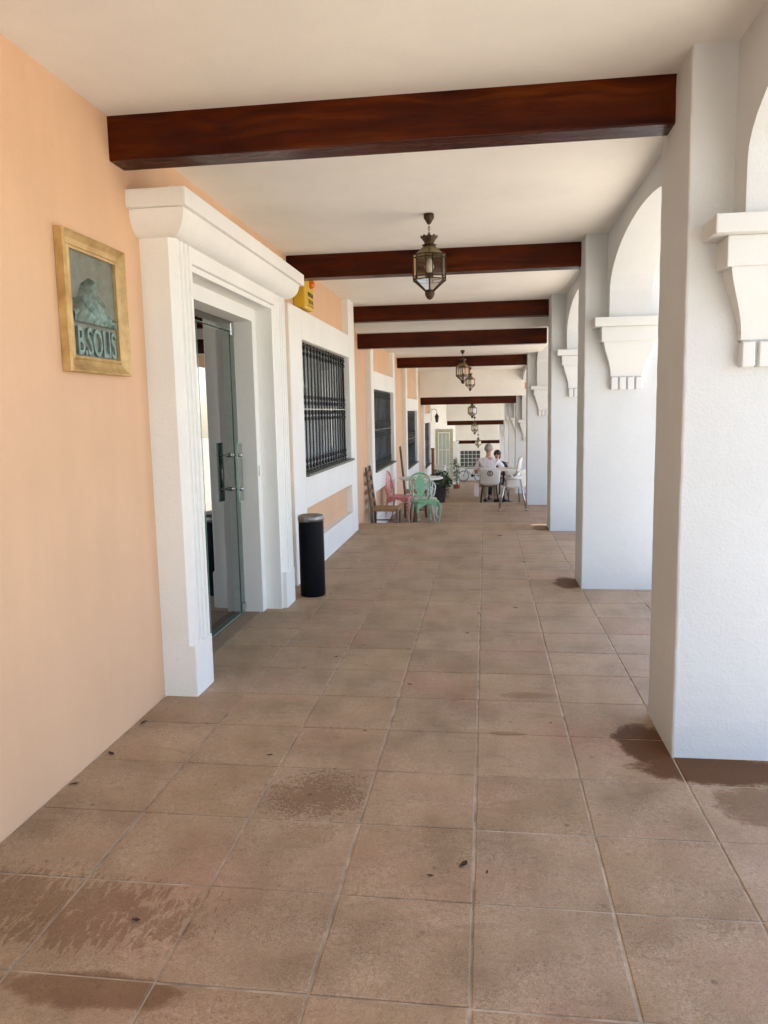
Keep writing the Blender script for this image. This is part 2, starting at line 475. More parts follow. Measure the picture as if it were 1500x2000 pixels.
for i, (ya, yb, z) in enumerate(LEVELS):
    mb = MB()
    tiled = i < 2
    zt = z - .0042 if tiled else z
    mb.box(-1.95, FX1 + .02, ya, yb, z - .5, zt)
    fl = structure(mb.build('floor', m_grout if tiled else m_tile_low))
    if i > 0:   # riser edge strip with two steps down from the level above
        zp = LEVELS[i - 1][2]
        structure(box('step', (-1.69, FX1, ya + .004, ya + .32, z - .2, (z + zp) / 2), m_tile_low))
    if tiled:
        j0 = 0
        ys = ya + (.33 if i else 0)
        r0 = -8 if i == 0 else int(math.ceil((ys - TY) / T))
        y = TY + r0 * T
        while y + T <= yb + .01:
            for k in range(-4, 4):
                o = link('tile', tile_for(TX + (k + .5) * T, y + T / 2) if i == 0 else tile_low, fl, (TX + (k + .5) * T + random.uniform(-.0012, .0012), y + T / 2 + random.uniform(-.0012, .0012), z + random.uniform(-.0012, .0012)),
                         (random.uniform(-.002, .002), random.uniform(-.002, .002), random.choice((0, 1, 2, 3)) * math.pi / 2 + random.uniform(-.002, .002)))
            y += T
        if y < yb - .02:
            box('nosing', (TX - 4 * T, FX1, y + .004, yb + .012, z - .05, z + .001), m_tile, fl, .006)
        if i:
            box('nosing', (TX - 4 * T, FX1, ys - .32 + .33, TY + r0 * T - .004, z - .05, z), m_tile, fl, .004)
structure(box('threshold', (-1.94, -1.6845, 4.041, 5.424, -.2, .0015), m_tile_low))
# stretch of walk behind the viewer
structure(box('walk', (-1.95, FX1 + .02, -2.4, TY - 8 * T - .004, -.3, .0), m_tile_far))

# ---- ceilings and risers
for i, (ya, yb, z) in enumerate(CEILS):
    structure(box('ceiling', (-1.80, 1.0, ya, yb + (.1 if i < len(CEILS) - 1 else 0), z, z + .14 + i * .003), m_ceil))
    if i:
        zp = CEILS[i - 1][2]
        structure(box('ceiling_riser', (-1.79, .99, ya + .004, ya + .09, z + .002, zp + .05), m_ceil))
    structure(box('roof', (-9.0, 2.4 if i == 0 else 3.4, ya + (.10 if i else 0) + .004, yb + (.095 if i < len(CEILS) - 1 else .3), z + .17, z + .34), m_rooftile))  # unseen eaves, stretched outward to block sun patches and dim the lower levels

# ---- outside ground
gv = []; prof = [(-120, .1), (-7, -.12), (9, -.14), (15, -.5), (20, -.9), (29, -1.6), (38, -2.4), (49, -3.1), (80, -4.0), (260, -6)]
for (y, z) in prof: gv += [(-160, y, z - .02), (FX1 + .01, y, z - .02), (9, y, z - .02), (220, y, z - .02)]
gf = []
for i in range(len(prof) - 1):
    for k in range(3): gf.append((i * 4 + k, i * 4 + k + 1, i * 4 + k + 5, i * 4 + k + 4))
structure(MB().add(gv, gf).build('ground', m_paving))

# ================================================================== LEFT WALL
OPEN = [(3.96, 5.44, 0.0, 2.20),                        # doorway
        (6.74, 9.12, .905, 2.125)]
BAYS = [(6.30, 9.50, 6.735, 9.12, 0.0, 2.81), (10.87, 13.77, 11.125, 13.53, -.31, 2.51), (15.67, 18.56, 15.93, 18.22, -.62, 2.51), (20.27, 22.92, 20.53, 22.66, -.95, 1.85)]
opens = [(3.96, 5.44, -.3, 2.20)] + [(b[2], b[3], b[4] + .905, b[4] + 2.125) for b in BAYS]
def wall_boxes(mb, x0, x1, ya, yb, zb, zt, ops):
    cuts = sorted({ya, yb, *[o[0] for o in ops if ya < o[0] < yb], *[o[1] for o in ops if ya < o[1] < yb]})
    for a, b in zip(cuts, cuts[1:]):
        hit = [o for o in ops if o[0] <= a + 1e-6 and o[1] >= b - 1e-6]
        if hit:
            o = hit[0]
            if o[2] > zb: mb.box(x0, x1, a, b, zb, o[2])
            mb.box(x0, x1, a, b, o[3], zt)
        else: mb.box(x0, x1, a, b, zb, zt)
mb = MB()
wall_boxes(mb, -1.90, W, -2.4, 10.05, -.3, 2.90, opens)
wall_boxes(mb, -1.90, W, 10.05, 20.0, -1.3, 2.62, opens)
wall_boxes(mb, -1.90, W, 20.0, 23.6, -1.6, 1.95, opens)
tag(mb.build('apricot_wall', m_wall), 'apricot rendered house wall running along the left of the arcade', 'wall')
mb = MB()
mb.box(-1.90, W - .002, 23.6, 34.0, -2.2, 1.95); mb.box(-1.90, W - .002, 34.0, 49.2, -3.2, 1.2)
tag(mb.build('white_wall', m_white), 'white rendered wall at the far left beyond the last barred window', 'wall')

# room behind the glass door
rm = thing('entrance_room', 'dim room seen through the glass entrance door', 'room')
box('side_wall', (-6.2, -6.0, 1.0, 9.8, -.3, 2.8), m_room, rm)
box('near_wall', (-6.0, -1.902, 1.0, 1.2, -.3, 2.8), m_room, rm)
mb = MB()     # end wall with a window opening towards a courtyard
mb.box(-6.0, -3.95, 9.6, 9.8, -.3, 2.8); mb.box(-3.25, -1.902, 9.6, 9.8, -.3, 2.8)
mb.box(-3.95, -3.25, 9.6, 9.8, -.3, .82); mb.box(-3.95, -3.25, 9.6, 9.8, 1.98, 2.8)
mb.build('end_wall', m_room, rm)
box('room_floor', (-6.0, -1.96, 1.2, 9.6, -.3, -.002), m_tile_far, rm)
box('room_ceiling', (-6.0, -1.902, 1.2, 9.6, 2.5, 2.6), m_room, rm)
box('reception_counter', (-3.1, -2.6, 7.0, 8.6, 0, 1.05), m_dark, rm, .02)
wf = MB()
for x in (-3.95, -3.62, -3.29): wf.box(x, x + .04, 9.66, 9.72, .82, 1.98)
for z in (.82, 1.38, 1.94): wf.box(-3.91, -3.29, 9.665, 9.715, z, z + .035)
wf.build('window_frame', m_white, rm)

# ---- projecting white window bays
bar_me = None
def bar_mesh(z0, z1):
    L = z1 - z0; mid = (z0 + z1) / 2; r = .0082; p = [(r, z0)]
    def knob(zc, big=.0150):
        return [(r, zc - .022), (big, zc - .010), (big, zc + .010), (r, zc + .022)]
    for zc in (z0 + .045, z0 + .10): p += knob(zc)
    for zc in (mid - .10, mid - .045): p += knob(zc)
    for zc in (mid + .045, mid + .10): p += knob(zc)
    for zc in (z1 - .10, z1 - .045): p += knob(zc)
    p.append((r, z1))
    return MB().lathe(p, n=6).mesh('bar', m_black_iron)
bay_labels = ['white window bay with black iron grille nearest, behind the black bin',
              'second white window bay with black grille, behind the ladder-back chairs',
              'third white window bay with dark grille, above the green chair',
              'farthest white window bay with dark grille, before the open glazed door']
for bi, (y0, y1, w0, w1, fz, cz) in enumerate(BAYS):
    b = thing('window_bay', bay_labels[bi], 'window bay', (0, 0, fz), 0, 'window bays along the wall')
    top = cz - fz
    sur = MB()
    xb = W - .02; xf = WB
    sur.box(xb, xf, y0, w0, -.1, top + .03 if bi else 2.3885); sur.box(xb, xf, w1, y1, -.1, top + .03)
    sur.box(xb, xf - .0005, w0, w1, -.1, .27); sur.box(xb, xf - .0005, w0, w1, .615, .905); sur.box(xb, xf - .0005, w0, w1, 2.125, 2.388)
    so = sur.build('surround', m_white, b)
    so.modifiers.new('edge', 'BEVEL').width = .006
    box('sill', (W - .10, WB + .030, w0 + .003, w1 - .003 + .05, .905, .930), m_slate, b, .004)
    win = box('window', (W - .10, W - .06, w0, w1, .905, 2.125), m_alu, b)
    # frame bars, panes and blind
    wb_ = MB()
    for yy in (w0, (w0 + w1) / 2 - .03, w1 - .06): wb_.box(W - .059, W - .025, yy, yy + .06, .93, 2.125)
    for zz in (.93, 2.065): wb_.box(W - .0585, W - .027, w0 + .06, w1 - .06, zz, zz + .06)
    wb_.build('window_frame', m_alu, win)
    box('blind', (W - .0585, W - .052, w0 + .06, w1 - .06, .99, 2.064), m_blind, win)
    for (a, c) in ((w0 + .06, (w0 + w1) / 2 - .03), ((w0 + w1) / 2 + .03, w1 - .06)):
        box('pane', (W - .044, W - .040, a + .001, c - .001, .991, 2.063), m_glass, win)
    g = MB()
    for zz in (.945, 1.512, 2.10): g.box(WB - .066, WB - .054, w0 + .004, w1 - .06, zz, zz + .008)
    gr = g.build('grille', m_black_iron, b)
    if bar_me is None: bar_me = bar_mesh(.932, 2.122)
    n = 17
    for k in range(n):
        link('bar', bar_me, gr, (WB - .060, w0 + .03 + (w1 - w0 - .11) * k / (n - 1), 0))
    if bi == 0:
        box('locking_rod', (WB - .050, WB - .043, w0 + .004, w1 + .0, 1.512, 1.518), m_steel, gr)

# ================================================================== DOOR SURROUND
XF = -1.507
ds = thing('door_surround', 'white moulded door surround with fluted pilasters and heavy cornice', 'door surround')
def pilaster(ya, yb):
    p = MB()
    # cross-section (x,y): chamfered corners and three flutes on the front
    n = 3; y0c = ya + .034; y1c = yb - .012
    poly = [(W - .02, ya), (XF - .030, ya), (XF, y0c)]
    step = (y1c - y0c - .03) / n
    for k in range(n):
        a = y0c + .03 + k * step
        poly += [(XF, a), (XF - .014, a + .006), (XF - .014, a + step * .42), (XF, a + step * .42 + .006)]
    poly += [(XF, y1c), (XF - .012, yb), (W - .02, yb)]
    p.prism(poly, .2752, 2.36, 'z')
    o = p.build('pilaster', m_white, ds)
    MB().box(W - .02, XF + .004, ya - .002, yb + .003, -.05, .275, .006).build('plinth', m_white, o)
    return o
pilaster(3.700, 3.940); pilaster(5.555, 5.800)
# frieze between the pilasters, bed mould and top slab
box('frieze', (W - .02, XF - .004, 3.9405, 5.5545, 2.255, 2.36), m_white, ds, .004)
CY0, CY1 = 3.700, 5.800
mb = MB()
steps = 7; rings = []
for k in range(steps + 1):      # convex bed mould, wraps three sides
    t = k / steps; a = t * math.pi / 2
    pr = .088 * (1 - math.cos(a)) ** .8 if k else 0.0
    rings.append((.006 + .088 * math.sin(a), 2.335 + .115 * (1 - math.cos(a))))
vs = []
for (pr, z) in rings:
    vs += [(W - .01, CY0 - pr, z), (XF + pr, CY0 - pr, z), (XF + pr, CY1 + pr, z), (W - .01, CY1 + pr, z)]
fs = []
for k in range(steps):
    for j in range(3): fs.append((k * 4 + j, k * 4 + j + 1, k * 4 + j + 5, k * 4 + j + 4))
fs.append((0, 3, 2, 1)); e = steps * 4; fs.append((e, e + 1, e + 2, e + 3))
for k in range(steps): fs.append((k * 4 + 3, k * 4, k * 4 + 4, k * 4 + 7))
mb.add(vs, fs).build('bed_mould', m_white, ds)
slab = MB().box(W - .01, XF + .117, CY0 - .122, CY1 + .17, 2.4515, 2.535, .006)
slab.build('cornice_slab', m_white, ds)
# rough mortar crust left on top of the slab
cr = MB(); random.seed(3)
for k in range(26):
    y = CY0 - .115 + random.random() * .16 if k < 14 else CY0 + random.random() * 1.9
    x = W + random.random() * .28 if k < 14 else XF + .105
    s_ = random.uniform(.006, .014)
    cr.sphere((x, y, 2.535), s_, 6, 4, .6)
cr.build('mortar_crust', m_white, ds)
# reveal lining: jambs, inner frame
mb = MB()
mb.box(-1.66, XF - .03, 3.9402, 3.975, -.05, 2.255); mb.box(-1.66, XF - .03, 5.52, 5.5548, -.05, 2.255)
mb.box(-1.66, XF - .03, 3.975, 5.52, 2.225, 2.2552)
mb.build('reveal', m_white, ds)
mb = MB()
mb.box(-1.93, -1.658, 3.90, 4.04, -.05, 2.28); mb.box(-1.93, -1.658, 5.425, 5.58, -.05, 2.28)
mb.box(-1.93, -1.6585, 4.04, 5.425, 2.135, 2.28)
o = mb.build('inner_frame', m_white, ds)
box('lock_plate', (-1.662, -1.655, 5.452, 5.470, 1.02, 1.10), m_steel, ds)

# ---- glass door
gd = thing('glass_door', 'frameless green-tinted glass entrance door with glass plate pulls', 'door')
GX = -1.80
def leaf(ya, yb, za, zb, nm='leaf'):
    o = box(nm, (GX - .005, GX + .005, ya, yb, za, zb), m_glass_door, gd)
    e = MB()
    e.box(GX - .0055, GX + .0055, ya, ya + .003, za, zb); e.box(GX - .0055, GX + .0055, yb - .003, yb, za, zb)
    e.box(GX - .0055, GX + .0055, ya, yb, za - .001, za + .004)
    e.build('glass_edge', m_glass_edge, o)
    return o
lf1 = leaf(4.045, 4.695, .012, 2.055); lf2 = leaf(4.702, 5.322, .012, 2.055)
leaf(4.045, 5.42, 2.062, 2.132, 'transom_pane'); leaf(5.328, 5.422, .012, 2.055, 'side_pane')
box('gasket', (GX - .008, GX + .008, 5.321, 5.329, .01, 2.06), m_ink, gd)
box('head_gasket', (GX - .008, GX + .008, 4.045, 5.32, 2.055, 2.0625), m_ink, gd)
for (yy, zz, h) in ((5.385, 2.03, .09), (5.395, .02, .055)):
    box('hinge', (GX - .014, GX + .014, yy - .04, yy + .034, zz, zz + h), m_steel, gd, .004)
box('lock_case', (GX - .016, GX + .016, 5.385, 5.424, 1.00, 1.085), m_steel, gd, .004)
for sx in (1, -1):
    h = box('pull', (GX + sx * .075 - .006, GX + sx * .075 + .006, 5.17, 5.265, .865, 1.275), m_glass_door, gd)
    e = MB()
    xa = GX + sx * .075
    e.box(xa - .0065, xa + .0065, 5.1685, 5.172, .864, 1.276); e.box(xa - .0065, xa + .0065, 5.263, 5.2665, .864, 1.276)
    e.box(xa - .0065, xa + .0065, 5.17, 5.265, .863, .867); e.box(xa - .0065, xa + .0065, 5.17, 5.265, 1.273, 1.277)
    e.build('glass_edge', m_glass_edge, h)
    for zz in (.95, 1.19):
        x0 = GX + .005 * sx; x1 = GX + sx * .092
        st = MB().lathe([(.015, 0), (.015, .02), (.008, .026), (.008, .05), (.014, .055), (.014, .088), (.010, .094)], (0, 0, 0), 12, True, 'x')
        o = st.build('standoff', m_chrome, h); o.location = (x0, 5.218, zz); o.scale = (sx, 1, 1)

# ================================================================== PILLARS, CAPITALS, ARCHES
PIL = [(-2.4, .47), (.08, .47), (3.19, .48), (6.295, .44), (9.385, .47), (14.60, .42), (20.35, .42), (26.1, .42), (31.7, .42), (37.3, .42), (42.7, .42)]
def corbel_meshes():
    cx = (PX + PXO) / 2
    def sec(): pass
    a = MB()
    a.box(cx - .265, cx + .265, -.185, .01, 2.087, 2.155, .006)          # abacus slab
    a.box(cx - .208, cx + .208, -.135, .01, 1.976, 2.0868, .005)          # second step
    # swept corbel: S-curve narrowing downwards
    prof = []
    for k in range(11):
        t = k / 10
        z = 1.976 - .262 * t
        s_ = t * t * (3 - 2 * t)
        hw = .185 - .064 * s_ - .006 * math.sin(t * math.pi)
        dp = .115 - .075 * s_
        prof.append((hw, dp, z))
    vs = []
    for hw, dp, z in prof: vs += [(cx - hw, .01, z), (cx - hw, -dp, z), (cx + hw, -dp, z), (cx + hw, .01, z)]
    fs = [(0, 1, 2, 3)]
    for k in range(10):
        for j in range(3): fs.append((k * 4 + j, k * 4 + j + 1, k * 4 + j + 5, k * 4 + j + 4))
    fs.append((43, 42, 41, 40))
    a.add(vs, fs)
    cap = a.mesh('capital', m_cap)
    d = MB().box(-.024, .024, -.052, .01, 1.612, 1.707, .004).mesh('dentil', m_cap)
    dz = MB().box(cx - .112, cx + .112, -.03, .01, 1.62, 1.72).mesh('dentil_backing', m_cap)
    return cap, d, dz, cx
cap_me, dent_me, back_me, PCX = corbel_meshes()
plab = ['', 'white stucco pillar behind the viewer on the right', 'nearest white stucco pillar at the right edge with moulded capital', 'second white pillar from the right edge, stained floor at its foot',
        'third white pillar from the right edge, before the step down', 'fourth white pillar, beside the white high chair', 'fifth white pillar, behind the high chair',
        'sixth slim-looking white pillar far along the arcade', 'seventh white pillar far along the arcade', 'eighth white pillar near the far end', 'last white pillar at the far end of the arcade']
plab[0] = 'white stucco end pillar well behind the viewer'
random.seed(11)
for i, (y, d) in enumerate(PIL):
    fz = floor_at(y); fz = min(fz, floor_at(y + d)); cz = max(ceil_at(y), ceil_at(y + d))
    p = thing('arcade_pillar', plab[i], 'pillar', (0, y, 0), 0, 'arcade pillars')
    sh = MB()
    # slightly uneven stucco shaft
    NR = 46 if 1 < i < 6 else 8
    zs = [fz - .05] + [fz + .012 + (cz + .05 - fz) * q / NR for q in range(NR + 1)]
    rings = []
    for z in zs:
        j = lambda: random.choice((0, 0, .0006, .0012)) + random.uniform(-.0008, .0008)
        rings.append([(PX + j(), j(), z), (PXO + j(), j(), z), (PXO + j(), d + j(), z), (PX + j(), d + j(), z)])
    vs = [q for r in rings for q in r]; fs = [(3, 2, 1, 0)]
    for k in range(len(zs) - 1):
        for jn in range(4): fs.append((k * 4 + jn, k * 4 + (jn + 1) % 4, k * 4 + 4 + (jn + 1) % 4, k * 4 + 4 + jn))
    e = (len(zs) - 1) * 4; fs.append((e, e + 1, e + 2, e + 3))
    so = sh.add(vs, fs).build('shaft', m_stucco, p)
    bv = so.modifiers.new('edge', 'BEVEL'); bv.width = .010; bv.segments = 2; bv.limit_method = 'ANGLE'
    off = (fz if i < 5 else (LEVELS[1][2] * .8 if i == 5 else cz - 2.78))
    for side in (0, 1):
        if i >= 7 and side: continue
        c = link('capital', cap_me, p, (0, 0, off) if not side else (2 * PCX, d, off), (0, 0, math.pi) if side else (0, 0, 0))
        link('dentil_backing', back_me, c)
        for k in range(4): link('dentil', dent_me, c, (PCX - .093 + k * .062, 0, 0))
    if i < len(PIL) - 1:
        y1 = PIL[i + 1][0]; ya = y + d; yb = y1
        cz2 = max(ceil_at(ya), ceil_at(yb - .1))
        zc0 = 2.156 + off
        off2 = floor_at(y1) if i + 1 < 5 else (LEVELS[1][2] * .8 if i + 1 == 5 else max(ceil_at(y1), ceil_at(y1 + .4)) - 2.78)
        zc1 = 2.156 + off2
        zs_ = max(zc0, zc1) + .19
        pr = .145
        poly = [(ya - .05, zc0), (ya + pr, zc0), (ya + pr, zs_)]
        cy = (ya + yb) / 2; a_ = (yb - ya) / 2 - pr
        for k in range(1, 24):
            t = math.pi * (1 - k / 24); poly.append((cy + a_ * math.cos(t), zs_ + min(.335, cz2 - .08 - zs_) * math.sin(t)))
        poly += [(yb - pr, zs_), (yb - pr, zc1), (yb + .05, zc1), (yb + .05, cz2 + .12), (ya - .05, cz2 + .12)]
        av = MB()
        n = len(poly)
        # fan of quads from the top line so that the concave outline fills correctly
        av.prism(poly, AX0, AX1, 'x')
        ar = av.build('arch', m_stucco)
        tag(ar, ['white arch at the near end, behind the viewer', 'white arch over the opening beside the viewer', 'white flattened arch springing from the nearest pillar to the second', 'white flattened arch between the second and third pillars',
                 'long white arch between the third and fourth pillars', 'white arch between the fourth and fifth pillars', 'white arch between the fifth and sixth pillars', 'white arch between the sixth and seventh pillars', 'white arch between the seventh and eighth pillars', 'white arch at the far end of the arcade'][i], 'arch', 'arches of the arcade')

# ================================================================== BEAMS
BEAMS = [(.30, 2.81), (3.44, 2.81), (6.57, 2.81), (9.80, 2.81), (10.20, 2.51), (14.82, 2.51), (20.13, 1.85), (34.12, 1.07), (44.0, -.16)]
bl = ['dark wooden ceiling beam behind the viewer', 'nearest dark varnished ceiling beam, widest in view, above the door surround', 'second dark ceiling beam, behind the nearest lantern', 'third dark ceiling beam, at the end of the high ceiling',
      'fourth dark ceiling beam, just below the third', 'fifth dark ceiling beam, behind the second lantern', 'sixth dark ceiling beam, below the cream ceiling drop', 'seventh thin-looking dark beam far along the arcade', 'last dark ceiling beam above the far gridded window']
for i, (y, zt) in enumerate(BEAMS):
    o = MB().box(W - .012, PX + .012, 0, .150, -.192, .004, .007).build('ceiling_beam', m_beam)
    o.location = (0, y, zt)
    tag(o, bl[i], 'beam', 'dark wooden ceiling beams')

# ================================================================== LANTERNS
def lantern_parts():
    t = thing('hanging_lantern', 'nearest brass and glass lantern with white bulb, hanging before the second beam', 'lantern', (0, 0, 0), 0, 'hanging lanterns')
    R_ = .117; an = 2 * math.asin(.023 / R_); aw = math.pi / 3 - an
    ang = []
    for k in range(6):
        c = -math.pi / 2 + k * math.pi / 3
        ang += [c - an / 2, c + an / 2]
    P = lambda r, a, z: (r * math.cos(a), r * math.sin(a), z)
    zt, zb, zs_, zf = -.278, -.443, -.215, -.525
    MB().lathe([(.012, -.068), (.022, -.05), (.036, -.028), (.036, -.004), (.030, .0)], n=10).build('ceiling_cup', m_bronze, t)
    ch = MB()
    for k in range(5):
        z = -.066 - k * .019
        pts = []
        for q in range(9):
            a = q * math.pi / 4
            dx = .007 * math.cos(a); dz = .013 * math.sin(a)
            pts.append((dx, 0, z - .012 + dz) if k % 2 else (0, dx, z - .012 + dz))
        ch.tube(pts, .0022, 5)
    ch.build('chain', m_bronze, t)
    cr = MB(); n = 20; vs = []
    for (r, z, w) in ((.030, -.206, 0), (.034, -.19, 0), (.048, -.168, 0), (.060, -.150, .006)):
        for k in range(n):
            a = 2 * math.pi * k / n
            vs.append((r * math.cos(a), r * math.sin(a), z + (w if k % 2 else -w)))
    fs = [(i * n + k, i * n + (k + 1) % n, (i + 1) * n + (k + 1) % n, (i + 1) * n + k) for i in range(3) for k in range(n)]
    cr.add(vs, fs); cr.lathe([(.020, -.215), (.048, -.212), (.050, -.206), (.020, -.200)], n=14)
    o = cr.build('crown', m_bronze, t); o.modifiers.new('solid', 'SOLIDIFY').thickness = .002
    rf = MB()
    vs = [P(R_, a, zt) for a in ang] + [P(.030, a, zs_) for a in ang]
    rf.add(vs, [(k, (k + 1) % 12, 12 + (k + 1) % 12, 12 + k) for k in range(12)])
    o = rf.build('brass_roof', m_bronze_pl, t); o.modifiers.new('solid', 'SOLIDIFY').thickness = .0015
    fr = MB()
    for a in ang: fr.tube([P(R_, a, zt), P(R_, a, zb)], .0046, 6)
    for zz in (zt, zt - .02, zb + .022, zb):
        for k in range(12): fr.tube([P(R_, ang[k], zz), P(R_, ang[(k + 1) % 12], zz)], .0042, 6)
    for k in range(6):
        a = -math.pi / 2 + k * math.pi / 3
        fr.tube([P(R_ * .985, a, zb), P(.031, a, zf + .01)], .005, 6)
        fr.tube([P(R_ * .985, a, zt + .002), P(.031, a, zs_)], .0030, 5)
        fr.tube([P(R_, a - an / 2, zb + .022), P(R_ * .985, a, zb)], .003, 5); fr.tube([P(R_, a + an / 2, zb + .022), P(R_ * .985, a, zb)], .003, 5)
    fr.build('frame', m_bronze, t)
    for k in range(12):
        a0, a1 = ang[k], ang[(k + 1) % 12]; r = R_ - .001
        MB().add([P(r, a0, zb), P(r, a1, zb), P(r, a1, zt), P(r, a0, zt)], [(0, 1, 2, 3)]).build('pane', m_glass_lamp, t)
    for k in range(6):
        a0 = -math.pi / 2 + k * math.pi / 3; a1 = a0 + math.pi / 3; r = R_ * .97
        MB().add([P(r, a0, zb), P(r, a1, zb), P(.030, a1, zf + .012), P(.030, a0, zf + .012)], [(0, 1, 2, 3)]).build('lower_pane', m_glass_lamp, t)
    MB().lathe([(.004, -.573), (.018, -.566), (.030, -.548), (.034, -.530), (.033, -.515), (.026, -.507)], n=14).build('finial', m_bronze, t)
    b = MB().lathe([(.006, -.292), (.014, -.302), (.026, -.330), (.031, -.352), (.026, -.374), (.014, -.390)], n=14).build('bulb', m_bulb, t)
    MB().lathe([(.014, -.392), (.016, -.395), (.016, -.43), (.008, -.44), (.008, -.52)], n=10).build('bulb_holder', m_bronze, t)
    return t
lan = lantern_parts(); index_children()
LAN = [(-.381, 5.44, 2.81, 1.0, ''), (-.385, 13.4, 2.51, 1.0, 'second lantern, hanging in front of the fifth beam'), (-.36, 18.6, 2.51, .98, 'third lantern, partly hidden behind the second'),
       (-.36, 21.2, 1.85, 1.0, 'fourth lantern, hanging just below the sixth beam'), (-.40, 29.0, 1.265, 1.15, 'fifth lantern, below the seventh beam'), (-.38, 40.0, .30, 1.25, 'farthest small lantern, in front of the last beam')]
for i, (x, y, z, s_, lb) in enumerate(LAN):
    o = lan if i == 0 else copy_tree(lan)
    o.location = (x, y, z); o.scale = (s_,) * 3; o.rotation_euler = (0, 0, [.06, .2, -.1, .3, .1, .2][i])
    if i: o['label'] = lb
    if ceil_at(y) > z + .05:
        MB().tube([(0, 0, 0), (0, 0, (ceil_at(y) - z) / s_)], .006, 6).build('drop_rod', m_bronze, o)

# ================================================================== PLAQUE
pq = thing('relief_plaque', 'bronze mountain relief in a gilded wooden frame on the apricot wall', 'plaque', (W, 0, 0))
py0, py1, pz0, pz1 = 2.922, 3.450, 1.655, 2.218; fw = .070
def rail(pts, nm):
    # moulded profile swept between mitred corners; pts give outer and inner corner at both ends
    (o0, i0), (o1, i1) = pts
    prof = [(0.0, .002), (0.0, .036), (.04, .042), (.12, .044), (.20, .038), (.45, .026), (.75, .020), (.86, .026), (1.0, .024), (1.0, .002)]
    vs = []
    for (oo, ii) in ((o0, i0), (o1, i1)):
        for (t, d) in prof: vs.append((d, oo[0] + (ii[0] - oo[0]) * t, oo[1] + (ii[1] - oo[1]) * t))
    n = len(prof); fs = [(k, (k + 1) % n, n + (k + 1) % n, n + k) for k in range(n)] + [tuple(range(n)), tuple(range(2 * n - 1, n - 1, -1))]
    return MB().add(vs, fs).build(nm, m_gold, pq)
oc = [(py0, pz0), (py1, pz0), (py1, pz1), (py0, pz1)]
ic = [(py0 + fw, pz0 + fw * .97), (py1 - fw, pz0 + fw * .97), (py1 - fw, pz1 - fw * .97), (py0 + fw, pz1 - fw * .97)]
for k in range(4):
    rail(((oc[k], ic[k]), (oc[(k + 1) % 4], ic[(k + 1) % 4])), 'frame_rail')
box('plate', (.002, .010, py0 + fw * .9, py1 - fw * .9, pz0 + fw * .7, pz1 - fw * .7), m_plate, pq)
iy0, iy1, iz0, iz1 = ic[0][0], ic[1][0], ic[0][1], ic[2][1]
NY, NZ = 46, 30; zA, zB = iz0 + .140, iz0 + .365
random.seed(5); vs = []; fs = []
bl_ = [(random.uniform(iy0, iy1), random.uniform(zA, zB), random.uniform(.012, .04), random.uniform(.004, .013)) for _ in range(90)]
for j in range(NZ + 1):
    for i in range(NY + 1):
        y = iy0 + (iy1 - iy0) * i / NY; z = zA + (zB - zA) * j / NZ
        u = i / NY; peak = zA + .205 * max(0.06, 1 - (abs(u - .36) / (.45 if u < .36 else .62)) ** 1.1) + .012 * math.sin(u * 31) + .01 * math.sin(u * 13 + 1)
        h = max(0, min(1, (peak - z) / .028)); d = .006 + .022 * h
        if h > 0:
            for (by, bz, br, bh) in bl_:
                q = ((y - by) ** 2 + (z - bz) ** 2) / (br * br)
                if q < 1: d += bh * (1 - q) * h
        vs.append((min(d, .045), y, z))
for j in range(NZ):
    for i in range(NY):
        a = j * (NY + 1) + i; fs.append((a, a + 1, a + NY + 2, a + NY + 1))
mo = MB(); mo.add(vs, fs, True); mo.build('mountain_relief', m_verd, pq)
tm = Matrix.Translation((.016, (iy0 + iy1) / 2, iz0 + .058)) @ Matrix(((0, 0, 1, 0), (1, 0, 0, 0), (0, 1, 0, 0), (0, 0, 0, 1)))
text_mesh('lettering', 'B.SOLIS', .165, .005, m_letter, pq, tm, .625, .001)

# ================================================================== BIN, ALARM BOX
bn = thing('litter_bin', 'tall black cylindrical litter bin with steel rim by the door surround', 'bin', (-1.402, 5.985, 0))
MB().lathe([(.094, 0), (.100, .004), (.102, .012), (.102, .600), (.100, .612), (.096, .612)], n=40).build('body', m_black_plastic, bn)
rim = MB(); n = 40; pf = [(.101, .612), (.1055, .618), (.1055, .650), (.098, .660), (.080, .654), (.066, .640), (.066, .60)]
vs = [(r * math.cos(2 * math.pi * k / n), r * math.sin(2 * math.pi * k / n), z) for r, z in pf for k in range(n)]
fs = [(i * n + k, i * n + (k + 1) % n, (i + 1) * n + (k + 1) % n, (i + 1) * n + k) for i in range(len(pf) - 1) for k in range(n)]
o = MB(); o.add(vs, fs, True); o.build('rim', m_rim, bn)
al = thing('alarm_box', 'yellow alarm siren box with orange beacon above the nearest window bay', 'alarm', (0, 0, 0))
box('housing', (W, -1.575, 6.765, 7.12, 2.405, 2.70), m_yellow, al, .014)
MB().lathe([(.036, 0), (.036, .012), (.032, .030), (.018, .042), (.004, .046)], (-1.575, 6.99, 2.632), 16, True, 'x').build('beacon', m_orange, al)
tf = lambda z, y=6.985: Matrix.Translation((-1.5725, y, z)) @ Matrix(((0, 0, 1, 0), (1, 0, 0, 0), (0, 1, 0, 0), (0, 0, 0, 1)))
text_mesh('lettering', 'PRESEGUR', .052, .0008, m_ink, al, tf(2.535), .85)
text_mesh('lettering', '24 H A', .058, .0008, m_ink, al, tf(2.475), 1.1)
box('printed_line', (-1.5752, -1.5735, 6.88, 7.10, 2.437, 2.443), m_ink, al)

